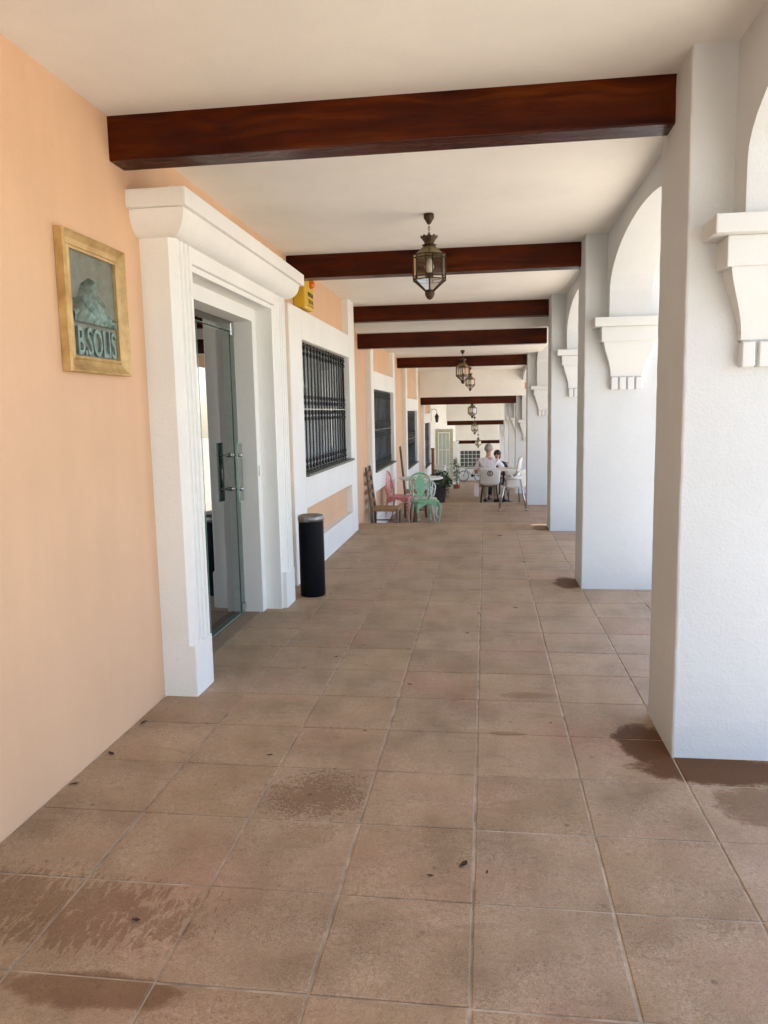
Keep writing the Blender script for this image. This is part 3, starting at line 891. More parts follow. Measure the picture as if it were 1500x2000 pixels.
# ================================================================== DRY LEAVES ON THE FLOOR
random.seed(21); LEAVES = []
for (x, y, s_) in ((-.075, 2.322, .032), (-.178, 2.253, .014), (.001, 2.288, .012), (-1.02, 1.95, .018), (.216, 5.638, .03), (-.052, 5.461, .024), (-.125, 4.948, .024), (-.411, 3.962, .02), (.36, 7.4, .03),
                   (-1.64, 3.34, .03), (-1.65, 2.72, .026), (-1.63, 3.0, .03), (-1.56, 8.3, .03), (-1.55, 8.8, .03), (-1.57, 7.9, .026), (-1.56, 9.2, .03), (.16, 9.0, .05), (-.9, 4.4, .02), (.30, 3.5, .012), (-.56, 3.34, .014), (-.93, 3.05, .018)):
    a = random.random() * 6.28; vs = []; s0 = s_; s_ = s_ * .78
    for k, (u, v, h) in enumerate([(-1, 0, .1), (-.4, .35, .05), (.4, .38, .12), (1, 0, .2), (.4, -.36, .1), (-.4, -.34, .14), (0, 0, .0)]):
        u += random.uniform(-.15, .15)
        vs.append((x + s_ * (u * math.cos(a) - v * math.sin(a)), y + s_ * (u * math.sin(a) + v * math.cos(a)), .0042 + h * s_ * .9))
    o = MB().add(vs, [(6, k, (k + 1) % 6) for k in range(6)]).build('dry_leaf', m_leafdry)
    LEAVES.append((o, x, y))
    o.modifiers.new('solid', 'SOLIDIFY').thickness = .0008
    s_lab = {(-.075, 2.322): 'largest dark dry leaf on the floor in the middle foreground', (-.178, 2.253): 'small leaf scrap just left of the largest foreground leaf', (.001, 2.288): 'tiny leaf scrap right of the largest foreground leaf',
             (-1.02, 1.95): 'dry leaf lying in the wet patch at the lower left', (.16, 9.0): 'long dry leaf near the step, left of the third pillar', (.216, 5.638): 'dry leaf left of the second pillar on the open floor', (-.411, 3.962): 'dry leaf alone on the floor in front of the door surround'}.get((x, y))
    if not s_lab: s_lab = 'dry leaf scrap caught along the foot of the left wall' if x < -1.5 else 'small dry leaf scrap on the open tiled floor'
    tag(o, s_lab, 'leaf', 'dry leaves scattered on the floor')

# ================================================================== CHAIRS AND TABLE ON THE SECOND LEVEL
def ladder_chair(label, loc, rz, h=1.02, w=.36, d=.36):
    t = thing('ladder_back_chair', label, 'chair', loc, rz, 'rustic ladder-back chairs')
    sh = .44
    for sx in (-1, 1):                      # chair faces +y locally
        MB().tube([(sx * w / 2, -d / 2, 0), (sx * w / 2, -d / 2, sh), (sx * w / 2 * .98, -d / 2 - .07, h)], [.019, .019, .015], 8).build('back_post', m_wood_grey, t)
        MB().tube([(sx * w / 2 * 1.1, d / 2, 0), (sx * w / 2 * 1.1, d / 2, sh + .01)], .018, 8).build('leg', m_wood_grey, t)
    for z in (.52, .645, .77, .895):
        if z > h - .06: continue
        yy = -d / 2 - .07 * (z - sh) / (h - sh)
        MB().prism([(-w / 2, z), (w / 2, z), (w / 2, z + .05), (0, z + .068), (-w / 2, z + .05)], yy - .008, yy + .008, 'y').build('slat', m_wood, t)
    st = MB().box(-w / 2 * 1.1, w / 2 * 1.1, -d / 2, d / 2 + .02, sh - .03, sh + .012, .012); st.build('seat', m_rush, t)
    for z in (.13, .24):
        for sx in (-1, 1): MB().tube([(sx * w / 2, -d / 2, z), (sx * w / 2 * 1.1, d / 2, z)], .010, 6).build('stretcher', m_wood_grey, t)
        MB().tube([(-w / 2 * 1.1, d / 2, z - .03), (w / 2 * 1.1, d / 2, z - .03)], .010, 6).build('stretcher', m_wood_grey, t)
    return t
ladder_chair('rustic ladder-back chair with rush seat against the wall, nearest to the step', (-1.405, 10.68, -.31), -math.pi / 2, 1.03)
ladder_chair('taller ladder-back chair standing behind the pink chair', (-1.20, 13.05, -.31), -math.pi / 2 + .1, 1.2)

def ornate_chair(label, loc, rz, mat, group):
    """cast-metal garden chair: round-shouldered pierced back, cabriole legs"""
    t = thing('garden_chair', label, 'chair', loc, rz, group)
    sh = .43; w = .40; d = .38
    seat = MB()
    poly = [(-w / 2, -d / 2 + .03), (-w / 2 + .03, -d / 2), (w / 2 - .03, -d / 2), (w / 2, -d / 2 + .03), (w / 2 * 1.04, d / 2 - .05), (w / 2 - .05, d / 2), (-w / 2 + .05, d / 2), (-w / 2 * 1.04, d / 2 - .05)]
    seat.prism(poly, sh - .012, sh + .008, 'z'); seat.build('seat', mat, t)
    ap = MB()
    for (x0, y0, x1, y1) in ((-.17, d / 2 - .01, .17, d / 2 - .01), (-w / 2 + .012, -.15, -w / 2 + .012, .14), (w / 2 - .012, -.15, w / 2 - .012, .14)):
        n = 8
        for k in range(n):
            u0, u1 = k / n, (k + 1) / n
            z0 = .05 + .03 * math.cos(u0 * 6.28); z1 = .05 + .03 * math.cos(u1 * 6.28)
            a = (x0 + (x1 - x0) * u0, y0 + (y1 - y0) * u0); b = (x0 + (x1 - x0) * u1, y0 + (y1 - y0) * u1)
            ap.add([(a[0], a[1], sh - .01), (b[0], b[1], sh - .01), (b[0], b[1], sh - .012 - z1), (a[0], a[1], sh - .012 - z0)], [(0, 1, 2, 3)])
    o = ap.build('apron', mat, t); o.modifiers.new('solid', 'SOLIDIFY').thickness = .008
    for sx in (-1, 1):
        MB().tube([(sx * .17, d / 2 - .03, sh - .01), (sx * .205, d / 2 + .015, sh - .09), (sx * .195, d / 2 + .01, sh - .2), (sx * .18, d / 2 - .01, .1), (sx * .20, d / 2 + .02, .03), (sx * .235, d / 2 + .045, .008)], [.022, .024, .017, .012, .013, .016], 8).build('front_leg', mat, t)
        MB().tube([(sx * .16, -d / 2 + .02, sh - .01), (sx * .165, -d / 2 - .01, .25), (sx * .16, -d / 2 - .03, .1), (sx * .18, -d / 2 - .08, .008)], [.02, .015, .012, .015], 8).build('rear_leg', mat, t)
    # back outline
    out = []
    for k in range(25):
        a = math.pi * (k / 24) ; x = .185 * math.cos(a); z = sh + .24 + .17 * math.sin(a) ** .8
        out.append((x, -d / 2 - .03 - .05 * (z - sh) / .45, z))
    pts = [(.13, -d / 2 + .01, sh)] + [(.16, -d / 2, sh + .09)] + out + [(-.16, -d / 2, sh + .09), (-.13, -d / 2 + .01, sh)]
    MB().tube(pts, .014, 8).build('back_rim', mat, t)
    sp = MB()
    yb_ = lambda z: -d / 2 - .02 - .05 * (z - sh) / .45
    shape = [(-.03, 0), (.03, 0), (.045, .08), (.085, .15), (.095, .24), (.06, .32), (.02, .39), (-.02, .39), (-.06, .32), (-.095, .24), (-.085, .15), (-.045, .08)]
    vs = [(x, yb_(sh + z) - .006, sh + z) for x, z in shape] + [(x, yb_(sh + z) + .006, sh + z) for x, z in shape]
    n = len(shape); sp.add(vs, [tuple(range(n)), tuple(range(2 * n - 1, n - 1, -1))] + [(k, (k + 1) % n, n + (k + 1) % n, n + k) for k in range(n)])
    sp.build('back_splat', mat, t)
    for sx in (-1, 1):
        sc = MB()
        sc.tube([(sx * .09, yb_(sh + .2), sh + .2), (sx * .13, yb_(sh + .26), sh + .26), (sx * .15, yb_(sh + .2), sh + .2), (sx * .12, yb_(sh + .15), sh + .15), (sx * .155, yb_(sh + .1), sh + .10)], .009, 6)
        sc.tube([(sx * .05, yb_(sh + .33), sh + .33), (sx * .10, yb_(sh + .36), sh + .35), (sx * .13, yb_(sh + .3), sh + .31)], .009, 6)
        sc.tube([(sx * .04, yb_(sh + .08), sh + .06), (sx * .09, yb_(sh + .1), sh + .09), (sx * .12, yb_(sh + .05), sh + .04)], .009, 6)
        sc.build('scrollwork', mat, t)
    return t
gc = ornate_chair('mint green cast-metal garden chair with curved legs in front of the table', (-.925, 11.62, -.31), math.pi + .42, m_green, 'painted metal garden chairs'); gc.scale = (.9, .9, 1)
ornate_chair('pink cast-metal garden chair between the wall and the table', (-1.36, 12.28, -.31), -math.pi / 2 - .25, m_pink, 'painted metal garden chairs')
wc = ornate_chair('low white cast-metal garden chair behind the round table', (-1.0, 12.95, -.31), math.pi + .1, m_white_enamel, 'painted metal garden chairs'); wc.scale = (.85, .85, .72)
tb = thing('round_table', 'pale round garden table between the green and pink chairs', 'table', (-1.045, 12.36, -.31))
MB().lathe([(.34, .700), (.358, .706), (.362, .716), (.358, .726), (.33, .730)], n=32).build('table_top', m_white_enamel, tb)
for k in range(4):
    a = math.pi / 4 + k * math.pi / 2 + .25
    MB().tube([(.24 * math.cos(a), .24 * math.sin(a), .70), (.20 * math.cos(a), .20 * math.sin(a), .4), (.27 * math.cos(a), .27 * math.sin(a), 0)], [.014, .012, .014], 6).build('leg', m_white_enamel, tb)
MB().lathe([(.20, .38), (.205, .385), (.205, .392), (.20, .395)], n=24).build('lower_ring', m_white_enamel, tb)

def leaf_cloud(mb, c, rx, ry, rz_, n, s_, seed, droop=0.0):
    rnd = random.Random(seed)
    for _ in range(n):
        while True:
            p = Vector((rnd.uniform(-1, 1), rnd.uniform(-1, 1), rnd.uniform(-1, 1)))
            if .2 < p.length < 1: break
        q = Vector((c[0] + p.x * rx, c[1] + p.y * ry, c[2] + p.z * rz_ - droop * max(0, p.xy.length - .5)))
        d = Vector((rnd.gauss(0, 1), rnd.gauss(0, 1), rnd.gauss(0, .8))).normalized()
        e = d.cross(Vector((rnd.gauss(0, 1), rnd.gauss(0, 1), rnd.gauss(0, 1)))).normalized()
        L = s_ * rnd.uniform(.6, 1.3); w = L * .38
        nn = d.cross(e) * L * .12
        mb.add([q - d * L * .5, q + e * w * .5 + nn, q + d * L * .5, q - e * w * .5 + nn], [(0, 1, 2), (0, 2, 3)])
    return mb
fp = thing('flower_pot', 'small red pot of pink flowers under the round table', 'flower pot', (-1.17, 12.36, -.31))
MB().lathe([(.05, 0), (.055, .005), (.075, .17), (.085, .175), (.085, .20), (.06, .20)], n=16).build('pot', m_terracotta, fp)
leaf_cloud(MB(), (0, 0, .25), .09, .09, .07, 70, .05, 4).build('leaves', m_leaf_dk, fp)
leaf_cloud(MB(), (0, 0, .29), .10, .10, .05, 60, .035, 5).build('flowers', m_flower_pk, fp)

# ---- high chair (white tray, splayed steel legs)
hc = thing('high_chair', 'white plastic high chair with tray and splayed steel legs beside the fourth pillar', 'high chair', (.475, 13.95, -.31))
for (fx, fy, tx, ty) in ((-.235, -.22, -.11, -.10), (.25, -.22, .14, -.10), (-.235, .22, -.11, .10), (.25, .22, .14, .10)):
    lg = MB().tube([(fx, fy, .012), (tx, ty, .55)], [.0125, .0125], 10).build('leg', m_chrome, hc)
    MB().lathe([(.017, 0), (.017, .025), (.013, .03)], (fx, fy, 0), 10).build('foot_cap', m_steel, lg)
sb = MB(); n = 20
ring = lambda rx, ry, z, cx=0: [(cx + rx * math.cos(2 * math.pi * k / n), ry * math.sin(2 * math.pi * k / n), z) for k in range(n)]
vs = ring(.10, .09, .535, .02) + ring(.15, .14, .55, .02) + ring(.165, .155, .60, .02) + ring(.16, .15, .605, .02) + ring(.14, .13, .565, .02)
sb.add(vs, [(i * n + k, i * n + (k + 1) % n, (i + 1) * n + (k + 1) % n, (i + 1) * n + k) for i in range(4) for k in range(n)] + [tuple(range(n))[::-1], tuple(range(4 * n, 5 * n))], True)
sb.build('seat', m_white_pl, hc)
bk = MB(); vs = []
for j in range(6):
    t_ = j / 5; z = .56 + .385 * t_; hw = .145 - .05 * t_ * t_; xo = .13 + .06 * t_
    for k in range(9):
        u = (k - 4) / 4
        vs.append((xo - .07 * u * u, u * hw, z - .03 * abs(u) ** 3 * t_))
bk.add(vs, [(j * 9 + k, j * 9 + k + 1, j * 9 + 10 + k, j * 9 + 9 + k) for j in range(5) for k in range(8)], True)
o = bk.build('backrest', m_white_pl, hc); o.modifiers.new('solid', 'SOLIDIFY').thickness = .012
MB().box(-.30, .10, -.20, .20, .715, .732, .006).box(-.30, -.285, -.20, .20, .732, .745).box(-.285, .10, -.20, -.185, .732, .745).box(-.285, .10, .185, .20, .732, .745).build('tray', m_white_pl, hc)
for sy in (-1, 1):
    MB().tube([(.02, sy * .14, .59), (-.06, sy * .165, .66), (-.08, sy * .17, .715)], .014, 6).build('arm', m_white_pl, hc)
    MB().tube([(.02, sy * .14, .59), (.13, sy * .135, .70), (.17, sy * .12, .80)], .012, 6).build('arm', m_white_pl, hc)

# ================================================================== PEOPLE AND THEIR TABLE
def skin(name, nodes, edges, mat, parent, sub=2):
    """nodes: list of (x,y,z,r) or (x,y,z,rx,ry); first is the root"""
    me = bpy.data.meshes.new(name)
    me.from_pydata([nd[:3] for nd in nodes], edges, [])
    o = link(name, me, parent)
    me.materials.append(mat)
    o.modifiers.new('skin', 'SKIN').use_smooth_shade = True
    for i, nd in enumerate(nodes):
        sv = me.skin_vertices[0].data[i]
        sv.radius = (nd[3], nd[4] if len(nd) > 4 else nd[3]); sv.use_root = (i == 0)
    o.modifiers.new('sub', 'SUBSURF').levels = sub
    o.modifiers['sub'].render_levels = sub
    return o
def chain(nodes, edges, start, pts):
    p = start
    for q in pts:
        nodes.append(q); edges.append((p, len(nodes) - 1)); p = len(nodes) - 1
    return p
def hand(nodes, edges, wrist, d, side, up):
    """palm and five fingers at the end of a forearm"""
    w = Vector(nodes[wrist][:3]); d = Vector(d).normalized(); side = Vector(side).normalized(); up = Vector(up)
    P = lambda a, b, c, r: (*(w + d * a + side * b + up * c), r)
    palm = chain(nodes, edges, wrist, [P(.05, 0, 0, .026), P(.085, 0, 0, .030)])
    for k, (b, L) in enumerate(((-.030, .060), (-.010, .074), (.010, .078), (.030, .068))):
        chain(nodes, edges, palm, [P(.095, b, 0, .010), P(.095 + L * .5, b * 1.1, -.008, .009), P(.095 + L, b * 1.15, -.028, .007)])
    chain(nodes, edges, wrist + 1 if False else palm - 1, [P(.06, .040, -.004, .012), P(.085, .062, -.012, .010), P(.105, .072, -.022, .008)])

def plastic_chair(name, label, loc, rz, logo=False):
    t = thing(name, label, 'chair', loc, rz, 'white plastic shell chairs')
    vs = []; NU, NV = 12, 14
    for j in range(NV + 1):
        v = j / NV
        if v < .5:
            s_ = v / .5; y = .22 - .40 * s_; z = .445 - .02 * math.sin(s_ * math.pi)
        else:
            s_ = (v - .5) / .5; y = -.18 - .07 * s_ - .03 * s_ * (1 - s_); z = .445 + .40 * s_
        hw = .215 if v < .5 else .215 + .03 * (v - .5) / .5
        for i in range(NU + 1):
            u = (i - NU / 2) / (NU / 2)
            lift = .05 * abs(u) ** 3 * (1 if .15 < v < .7 else .3)
            vs.append((u * hw, y + (.05 * u * u if v > .5 else 0), z + lift * (1 if v < .55 else .2)))
    m_ = MB(); m_.add(vs, [(j * (NU + 1) + i, j * (NU + 1) + i + 1, (j + 1) * (NU + 1) + i + 1, (j + 1) * (NU + 1) + i) for j in range(NV) for i in range(NU)], True)
    o = m_.build('shell', m_white_pl, t); o.modifiers.new('solid', 'SOLIDIFY').thickness = .010
    for sx in (-1, 1):
        MB().tube([(sx * .15, .12, .43), (sx * .20, .20, 0)], .011, 8).build('leg', m_black_iron, t)
        MB().tube([(sx * .15, -.12, .43), (sx * .20, -.22, 0)], .011, 8).build('leg', m_black_iron, t)
    if logo:
        lg = MB(); n = 28; yb_ = -.262
        vs = []
        for (r, dy) in ((.062, 0), (.062, -.003), (.044, -.003), (.044, 0)):
            vs += [(r * math.cos(2 * math.pi * k / n), yb_ + dy, .715 + r * math.sin(2 * math.pi * k / n)) for k in range(n)]
        lg.add(vs, [(i * n + k, i * n + (k + 1) % n, ((i + 1) % 4) * n + (k + 1) % n, ((i + 1) % 4) * n + k) for i in range(4) for k in range(n)])
        e = lg.build('round_emblem', m_ink, t)
        text_mesh('lettering', 'D', .07, .001, m_ink, e, Matrix.Translation((0, yb_ - .002, .715)) @ Matrix.Rotation(math.pi / 2, 4, 'X'), .9, .003)
    return t
FZ = -.62
plastic_chair('shell_chair', 'white plastic shell chair with round dark emblem, under the seated man', (.085, 17.30, FZ), .05, True)
plastic_chair('shell_chair', 'white plastic shell chair under the dark-haired person beyond the table', (.30, 18.72, FZ), math.pi - .2)
plastic_chair('shell_chair', 'empty white plastic shell chair right of the man, half hidden by the high chair', (.60, 16.55, FZ), .3)
ct = thing('cafe_table', 'white cafe table the seated man leans on', 'table', (.42, 17.98, FZ))
MB().box(-.36, .36, -.33, .33, .715, .74, .006).build('table_top', m_white_pl, ct)
MB().lathe([(.22, 0), (.22, .012), (.05, .03), (.028, .05), (.028, .69), (.09, .715)], n=20).build('pedestal', m_black_iron, ct)
tr = thing('serving_tray', 'black folder lying on the cafe table', 'folder', (.60, 17.85, FZ + .741), .2)
MB().box(-.11, .11, -.15, .15, 0, .018, .003).build('cover', m_ink, tr)
MB().box(-.10, .10, -.14, .14, .019, .026).build('papers', m_white_pl, tr)

def person(label, loc, rz, hair_mat, shirt_mat, leg_mat, male=True):
    p = thing('person', label, 'person', loc, rz)          # faces +y locally, seat at z=.46
    N = [(0, -.02, .52, .145, .115)]; E_ = []
    sp = chain(N, E_, 0, [(0, -.05, .66, .135, .10), (0, -.05, .80, .145, .105), (0, -.03, .93, .14, .10), (0, 0.0, 1.035, .075, .07)])
    neck = chain(N, E_, sp, [(0, .015, 1.09, .052, .052), (0, .03, 1.15, .055, .06)])
    chain(N, E_, neck, [(0, .035, 1.20, .070, .085), (0, .03, 1.265, .074, .092), (0, .02, 1.315, .055, .07)])
    sh = 3
    hands = []
    arms = {-1: [(-.19, -.02, .965, .055), (-.27, -.02, .80, .046), (-.29, .03, .70, .044), (-.24, .20, .745, .036), (-.19, .31, .775, .027)],
            1: [(.19, -.01, .965, .055), (.29, .06, .85, .046), (.345, .14, .775, .043), (.40, .30, .775, .035), (.43, .41, .78, .027)]}
    for sx in (-1, 1):
        wr = chain(N, E_, sh, arms[sx])
        d = Vector(arms[sx][-1][:3]) - Vector(arms[sx][-2][:3])
        hand(N, E_, wr, d, (sx * .9, -.3, 0), (0, 0, 1))
    for sx in (-1, 1):
        chain(N, E_, 0, [(sx * .095, .06, .50, .092), (sx * .11, .26, .515, .078), (sx * .12, .43, .50, .062), (sx * .12, .43, .30, .055), (sx * .12, .38, .10, .04), (sx * .12, .40, .055, .035), (sx * .125, .52, .035, .032)])
    skin('body', N, E_, m_skin, p, 1)
    # shirt
    N = [(0, -.02, .50, .165, .135)]; E_ = []
    c = chain(N, E_, 0, [(0, -.05, .66, .160, .125), (0, -.05, .80, .168, .125), (0, -.03, .93, .158, .116), (0, -.002, 1.035, .090, .082), (0, .006, 1.07, .066, .064)])
    for sx in (-1, 1):
        a = arms[sx]
        chain(N, E_, 3, [(a[0][0], a[0][1], a[0][2], .074), (a[1][0], a[1][1], a[1][2], .068), (a[1][0] * .85 + a[2][0] * .15, a[1][1] * .85 + a[2][1] * .15, a[1][2] * .8 + a[2][2] * .2, .066)])
    skin('shirt', N, E_, shirt_mat, p, 2)
    N = [(0, -.02, .49, .150, .12)]; E_ = []
    for sx in (-1, 1):
        chain(N, E_, 0, [(sx * .095, .06, .495, .103), (sx * .11, .26, .512, .092), (sx * .12, .43, .495, .078), (sx * .12, .43, .30, .072), (sx * .12, .39, .12, .062)])
    skin('trousers', N, E_, leg_mat, p, 2)
    for sx in (-1, 1):
        MB().box(sx * .12 - .045, sx * .12 + .045, .33, .60, 0, .075, .03).build('shoe', m_shoe, p)
    # hair cap
    h = MB(); vs = []; nu, nv = 20, 9
    for j in range(nv + 1):
        ph = math.pi * .74 * j / nv
        for k in range(nu):
            a = 2 * math.pi * k / nu
            lim = 1.0 if math.sin(a) < .25 else (.52 if male else .80)
            q = ph * lim
            r = .092 if male else .102
            vs.append((r * math.sin(q) * math.cos(a), .012 + r * 1.18 * math.sin(q) * math.sin(a), 1.262 + r * 1.12 * math.cos(q) + random.uniform(-.002, .002)))
    h.add(vs, [(j * nu + k, j * nu + (k + 1) % nu, (j + 1) * nu + (k + 1) % nu, (j + 1) * nu + k) for j in range(nv) for k in range(nu)], True)
    if not male: h.sphere((0, -.04, 1.19), .085, 14, 10, 1.3)
    o = h.build('hair', hair_mat, p); o.modifiers.new('solid', 'SOLIDIFY').thickness = .012
    f = MB()
    for sx in (-1, 1): f.sphere((sx * .078, .02, 1.24), .022, 8, 6, 1.4)
    f.tube([(0, .115, 1.275), (0, .142, 1.235), (0, .12, 1.225)], [.008, .014, .01], 6)
    f.build('ears_and_nose', m_skin, p)
    e = MB()
    for sx in (-1, 1): e.sphere((sx * .030, .112, 1.268), .010, 8, 6)
    e.build('eyes', m_ink, p)
    MB().tube([(-.022, .116, 1.195), (0, .124, 1.192), (.022, .116, 1.195)], .005, 6).build('mouth', m_maroon, p)
    return p
person('grey-haired person in a white short-sleeved shirt seated with back to the viewer', (.065, 17.34, FZ), -.12, m_hair_grey, m_shirt, m_khaki)
pw = person('dark-haired person seated opposite, mostly hidden behind the person in white', (.285, 18.62, FZ), math.pi - .25, m_hair_dark, m_ink, m_ink, False); pw.scale = (.86, .86, .845)
bag = thing('shoulder_bag', 'white cloth bag hanging at the left side of the emblem chair', 'bag', (-.205, 17.16, FZ))
MB().prism([(-.045, .20), (.05, .19), (.06, .34), (.035, .47), (-.03, .47), (-.055, .33)], -.05, .05, 'y').build('pouch', m_white_pl, bag)
MB().tube([(-.025, 0, .465), (.0, .01, .62), (.03, 0, .465)], .006, 6).build('strap', m_white_pl, bag)

# ================================================================== FARTHER THINGS
pp = thing('potted_plant', 'leafy plant in a dark grey pot beside the wall beyond the round table', 'plant', (-1.06, 17.7, FZ))
MB().lathe([(.11, 0), (.12, .01), (.155, .36), (.17, .37), (.17, .41), (.13, .41), (.12, .36)], n=20).build('pot', m_pot, pp)
leaf_cloud(MB(), (0, 0, .56), .29, .29, .20, 520, .095, 8, .25).build('foliage', m_leaf, pp)
leaf_cloud(MB(), (.16, -.1, .33), .08, .08, .24, 90, .05, 9, .1).build('trailing_stems', m_leaf, pp)
wp = thing('wooden_post', 'reddish brown wooden post standing behind the potted plant', 'post', (-1.35, 19.75, -.95))
MB().tube([(0, 0, 0), (0, 0, 1.47)], [.045, .042], 10).build('pole', m_wood, wp)
MB().lathe([(.05, 1.46), (.052, 1.47), (.052, 1.49), (.02, 1.5)], n=10).build('cap', m_wood, wp)
pc = thing('planter_cabinet', 'white painted cabinet beside the wooden post', 'cabinet', (-1.26, 21.0, -.95))
MB().box(-.16, .16, -.18, .18, .04, .93, .008).build('carcass', m_white_enamel, pc)
MB().box(-.18, .18, -.20, .20, .931, .965, .006).build('cabinet_top', m_white_enamel, pc)
for sx in (-1, 1):
    dr = MB().box(sx * .078 - .066, sx * .078 + .066, -.196, -.1805, .08, .88, .006).build('cabinet_door', m_white_enamel, pc)
    MB().sphere((sx * .025, -.205, .5), .010, 8, 6).build('knob', m_black_iron, dr)
for sx in (-1, 1):
    for sy in (-1, 1): MB().box(sx * .13 - .02, sx * .13 + .02, sy * .15 - .02, sy * .15 + .02, 0, .039).build('foot', m_white_enamel, pc)
dl = thing('glazed_door', 'pale glazed door leaf standing open from the left wall', 'door', (0, 26.0, -1.28))
x0, x1, z1 = -1.68, -1.09, 2.18
MB().box(x0, x0 + .09, -.022, .022, .01, z1).box(x1 - .11, x1, -.022, .022, .01, z1).box(x0 + .09, x1 - .11, -.0215, .0215, z1 - .12, z1).box(x0 + .09, x1 - .11, -.0215, .0215, .01, .30).build('stile_frame', m_door_cream, dl)
bars = MB(); W_ = x1 - .11 - x0 - .09
for k in range(1, 3): bars.box(x0 + .09 + W_ * k / 3 - .012, x0 + .09 + W_ * k / 3 + .012, -.018, .018, .30, z1 - .12)
for k in range(1, 3):
    z = .30 + (z1 - .42) * k / 3; bars.box(x0 + .09, x1 - .11, -.0175, .0175, z - .014, z + .014)
bars.build('glazing_bars', m_white_enamel, dl)
for a in range(3):
    for b in range(3):
        xa = x0 + .09 + W_ * a / 3 + .013; xb = x0 + .09 + W_ * (a + 1) / 3 - .013; za = .30 + (z1 - .42) * b / 3 + .015; zb = .30 + (z1 - .42) * (b + 1) / 3 - .015
        box('pane', (xa, xb, -.004, .004, za, zb), m_pane, dl)
MB().tube([(x1 - .05, -.03, 1.0), (x1 - .05, -.06, 1.0), (x1 - .13, -.06, 1.0)], .009, 6).build('handle', m_black_iron, dl)
cp = thing('climbing_plant', 'climbing plant with pale flowers beside the open glazed door', 'plant', (-1.0, 26.1, -1.28))
MB().lathe([(.10, 0), (.13, .25), (.14, .28), (.10, .28)], n=14).build('pot', m_terracotta, cp)
MB().tube([(0, 0, .25), (.02, 0, .7), (-.02, .02, 1.1)], .012, 6).build('stem', m_bark, cp)
leaf_cloud(MB(), (0, 0, .75), .13, .13, .5, 260, .09, 12).build('foliage', m_leaf, cp)
leaf_cloud(MB(), (0, -.02, .85), .15, .15, .45, 120, .06, 13).build('flowers', m_flower, cp)
pr_ = thing('white_pier', 'white pier standing out from the left wall beyond the glazed door', 'pier', (-1.15, 30.0, -1.6))
MB().box(-.53, .09, 0, .25, -.05, 1.87, .008).build('shaft', m_white, pr_)
MB().box(-.53, .11, -.02, .27, 1.871, 1.93, .006).build('pier_cap', m_white, pr_)
wlm = thing('wall_lantern', 'black iron bracket lantern on the wall above the glazed door', 'lamp', (-1.684, 23.9, 1.15)); wlm.scale = (.75, .75, .9)
box('back_plate', (0, .02, -.05, .05, .05, .50), m_black_iron, wlm, .004)
MB().tube([(.02, 0, .42), (.14, 0, .47), (.25, 0, .42), (.25, 0, .33)], .012, 6).build('bracket', m_black_iron, wlm)
MB().lathe([(.05, 0), (.085, .20), (.09, .21), (.02, .30), (.01, .33)], (.25, 0, 0), 6, False).build('lamp_body', m_black_iron, wlm)
# far end wall with gridded window
ew = thing('end_wall', 'white wall closing the far end of the arcade with a dark gridded window', 'wall', (0, 48.9, -2.9))
MB().box(-1.68, -1.60, 0, .25, -.1, 3.2).box(-.34, 4.0, 0, .25, -.1, 3.2).box(-1.60, -.34, 0, .25, -.1, .92).box(-1.60, -.34, 0, .25, 1.90, 3.2).build('masonry', m_white, ew)
wn_ = box('window', (-1.60, -.34, .12, .16, .92, 1.90), m_dark, ew)
gb = MB()
for k in range(6): x = -1.60 + 1.26 * k / 5; gb.box(x - .016, x + .016, .06, .10, .92, 1.90)
for k in range(5): z = .92 + .98 * k / 4; gb.box(-1.60, -.34, .062, .098, z - .014, z + .014)
gb.build('glazing_bars', m_white_enamel, wn_)
box('sill', (-1.66, -.28, -.08, .02, .86, .915), m_slate, ew)
# bicycle
bk_ = thing('bicycle', 'dark bicycle leaning below the gridded window at the far end', 'bicycle', (-1.38, 48.35, -2.9), 0)
def torus(mb, c, r, t_, n=28, k_=6):
    pts = [(c[0] + r * math.cos(2 * math.pi * i / n), c[1], c[2] + r * math.sin(2 * math.pi * i / n)) for i in range(n + 1)]
    return mb.tube(pts, t_, k_)
for cx in (0, .98):
    wh = torus(MB(), (cx, 0, .34), .315, .022).build('wheel', m_ink, bk_)
    s_ = MB()
    for k in range(10):
        a = math.pi * k / 10; s_.tube([(cx + .3 * math.cos(a), 0, .34 + .3 * math.sin(a)), (cx - .3 * math.cos(a), 0, .34 - .3 * math.sin(a))], .003, 4)
    s_.build('spokes', m_steel, wh)
fm = MB()
for a, b in (((.0, 0, .34), (.16, 0, .84)), ((.14, 0, .76), (.55, 0, .36)), ((.15, 0, .82), (.66, 0, .80)), ((.55, 0, .36), (.70, 0, .92)), ((.55, 0, .36), (.98, 0, .34)), ((.66, 0, .80), (.98, 0, .34))): fm.tube([a, b], .018, 6)
fm.build('frame', m_ink, bk_)
MB().box(.60, .84, -.06, .06, .92, .97, .02).build('saddle', m_ink, bk_)
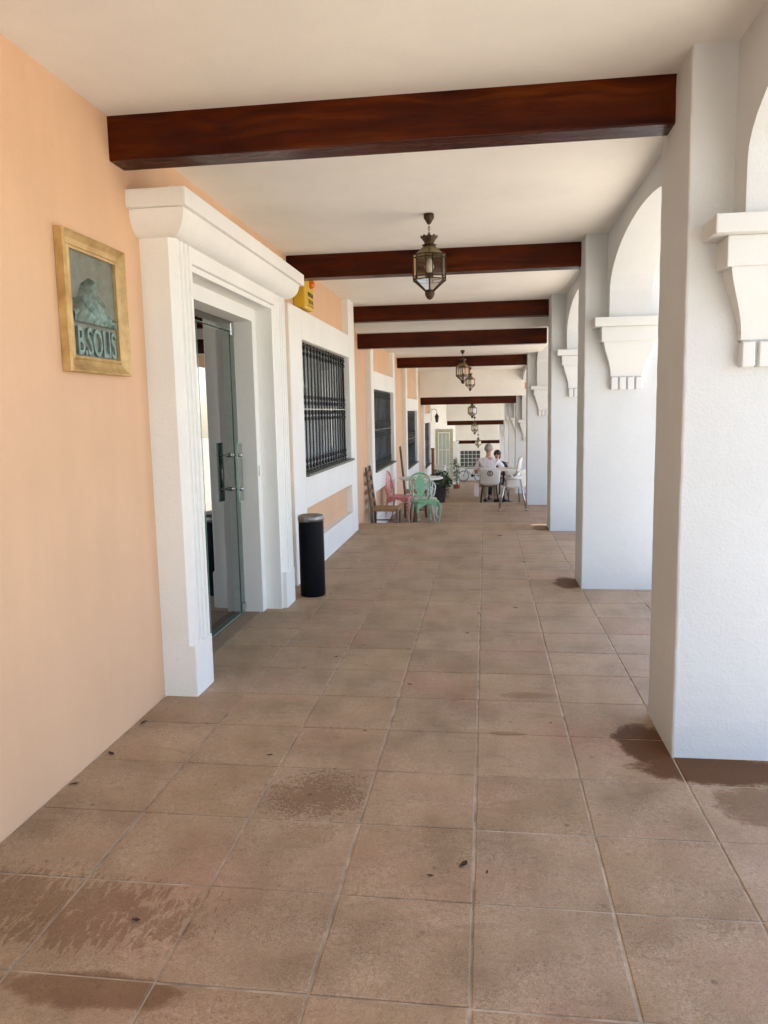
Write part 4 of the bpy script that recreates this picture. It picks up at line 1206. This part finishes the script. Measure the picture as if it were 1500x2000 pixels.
MB().tube([(.12, -.26, .98), (.20, -.1, .95), (.18, 0, .92), (.20, .1, .95), (.12, .26, .98)], .013, 6).build('handlebar', m_ink, bk_)
MB().lathe([(.09, -.012), (.09, .012)], (.55, 0, .36), 14, True, 'y').build('crankset', m_ink, bk_)

# ================================================================== OUTSIDE, SEEN ONLY AS REFLECTION AND LIGHT
def tree(label, loc, h, r, seed):
    t = thing('garden_tree', label, 'tree', loc, 0, 'trees across the street'); rnd = random.Random(seed)
    tk = MB().tube([(0, 0, -.2), (.05, .02, h * .3), (-.03, .05, h * .55), (.02, 0, h * .8)], [.16, .13, .09, .04], 8)
    for k in range(7):
        a = k * 2.4; z = h * (.38 + .06 * k)
        tk.tube([(0, 0, z), (r * .45 * math.cos(a), r * .45 * math.sin(a), z + h * .13), (r * .8 * math.cos(a), r * .8 * math.sin(a), z + h * .2)], [.06, .04, .015], 6)
    tk.build('trunk', m_bark, t)
    cr = MB()
    for k in range(14):
        a = rnd.random() * 6.28; q = rnd.uniform(.1, .8) * r; z = h * rnd.uniform(.5, .95)
        leaf_cloud(cr, (q * math.cos(a), q * math.sin(a), z), r * .42, r * .42, r * .34, 130, .22, rnd.random())
    cr.build('crown', m_leaf, t)
tree('leafy tree across the street opposite the door', (9.5, 16.5, -.6), 4.6, 1.9, 1)
tree('leafy tree across the street farther along', (10.5, 27.0, -1.5), 5.2, 2.2, 2)
tree('courtyard tree behind the house', (-5.6, 15.5, -.3), 3.6, 1.5, 3)
hs = thing('opposite_house', 'low white house across the street', 'house', (15, 20, -1.0))
MB().box(0, 6, -14, 16, 0, 3.4).build('wall', m_white, hs)
MB().prism([(-.5, 3.4), (6.5, 3.4), (3, 4.7)], -14.5, 16.5, 'y').build('roof', m_terracotta, hs)
for k in range(6):
    w_ = box('window', (-.03, .02, -12 + k * 4.6, -10.8 + k * 4.6, 1.0, 2.2), m_dark, hs)
    box('sill', (-.1, .03, -12.1 + k * 4.6, -10.7 + k * 4.6, .92, .998), m_slate, w_)
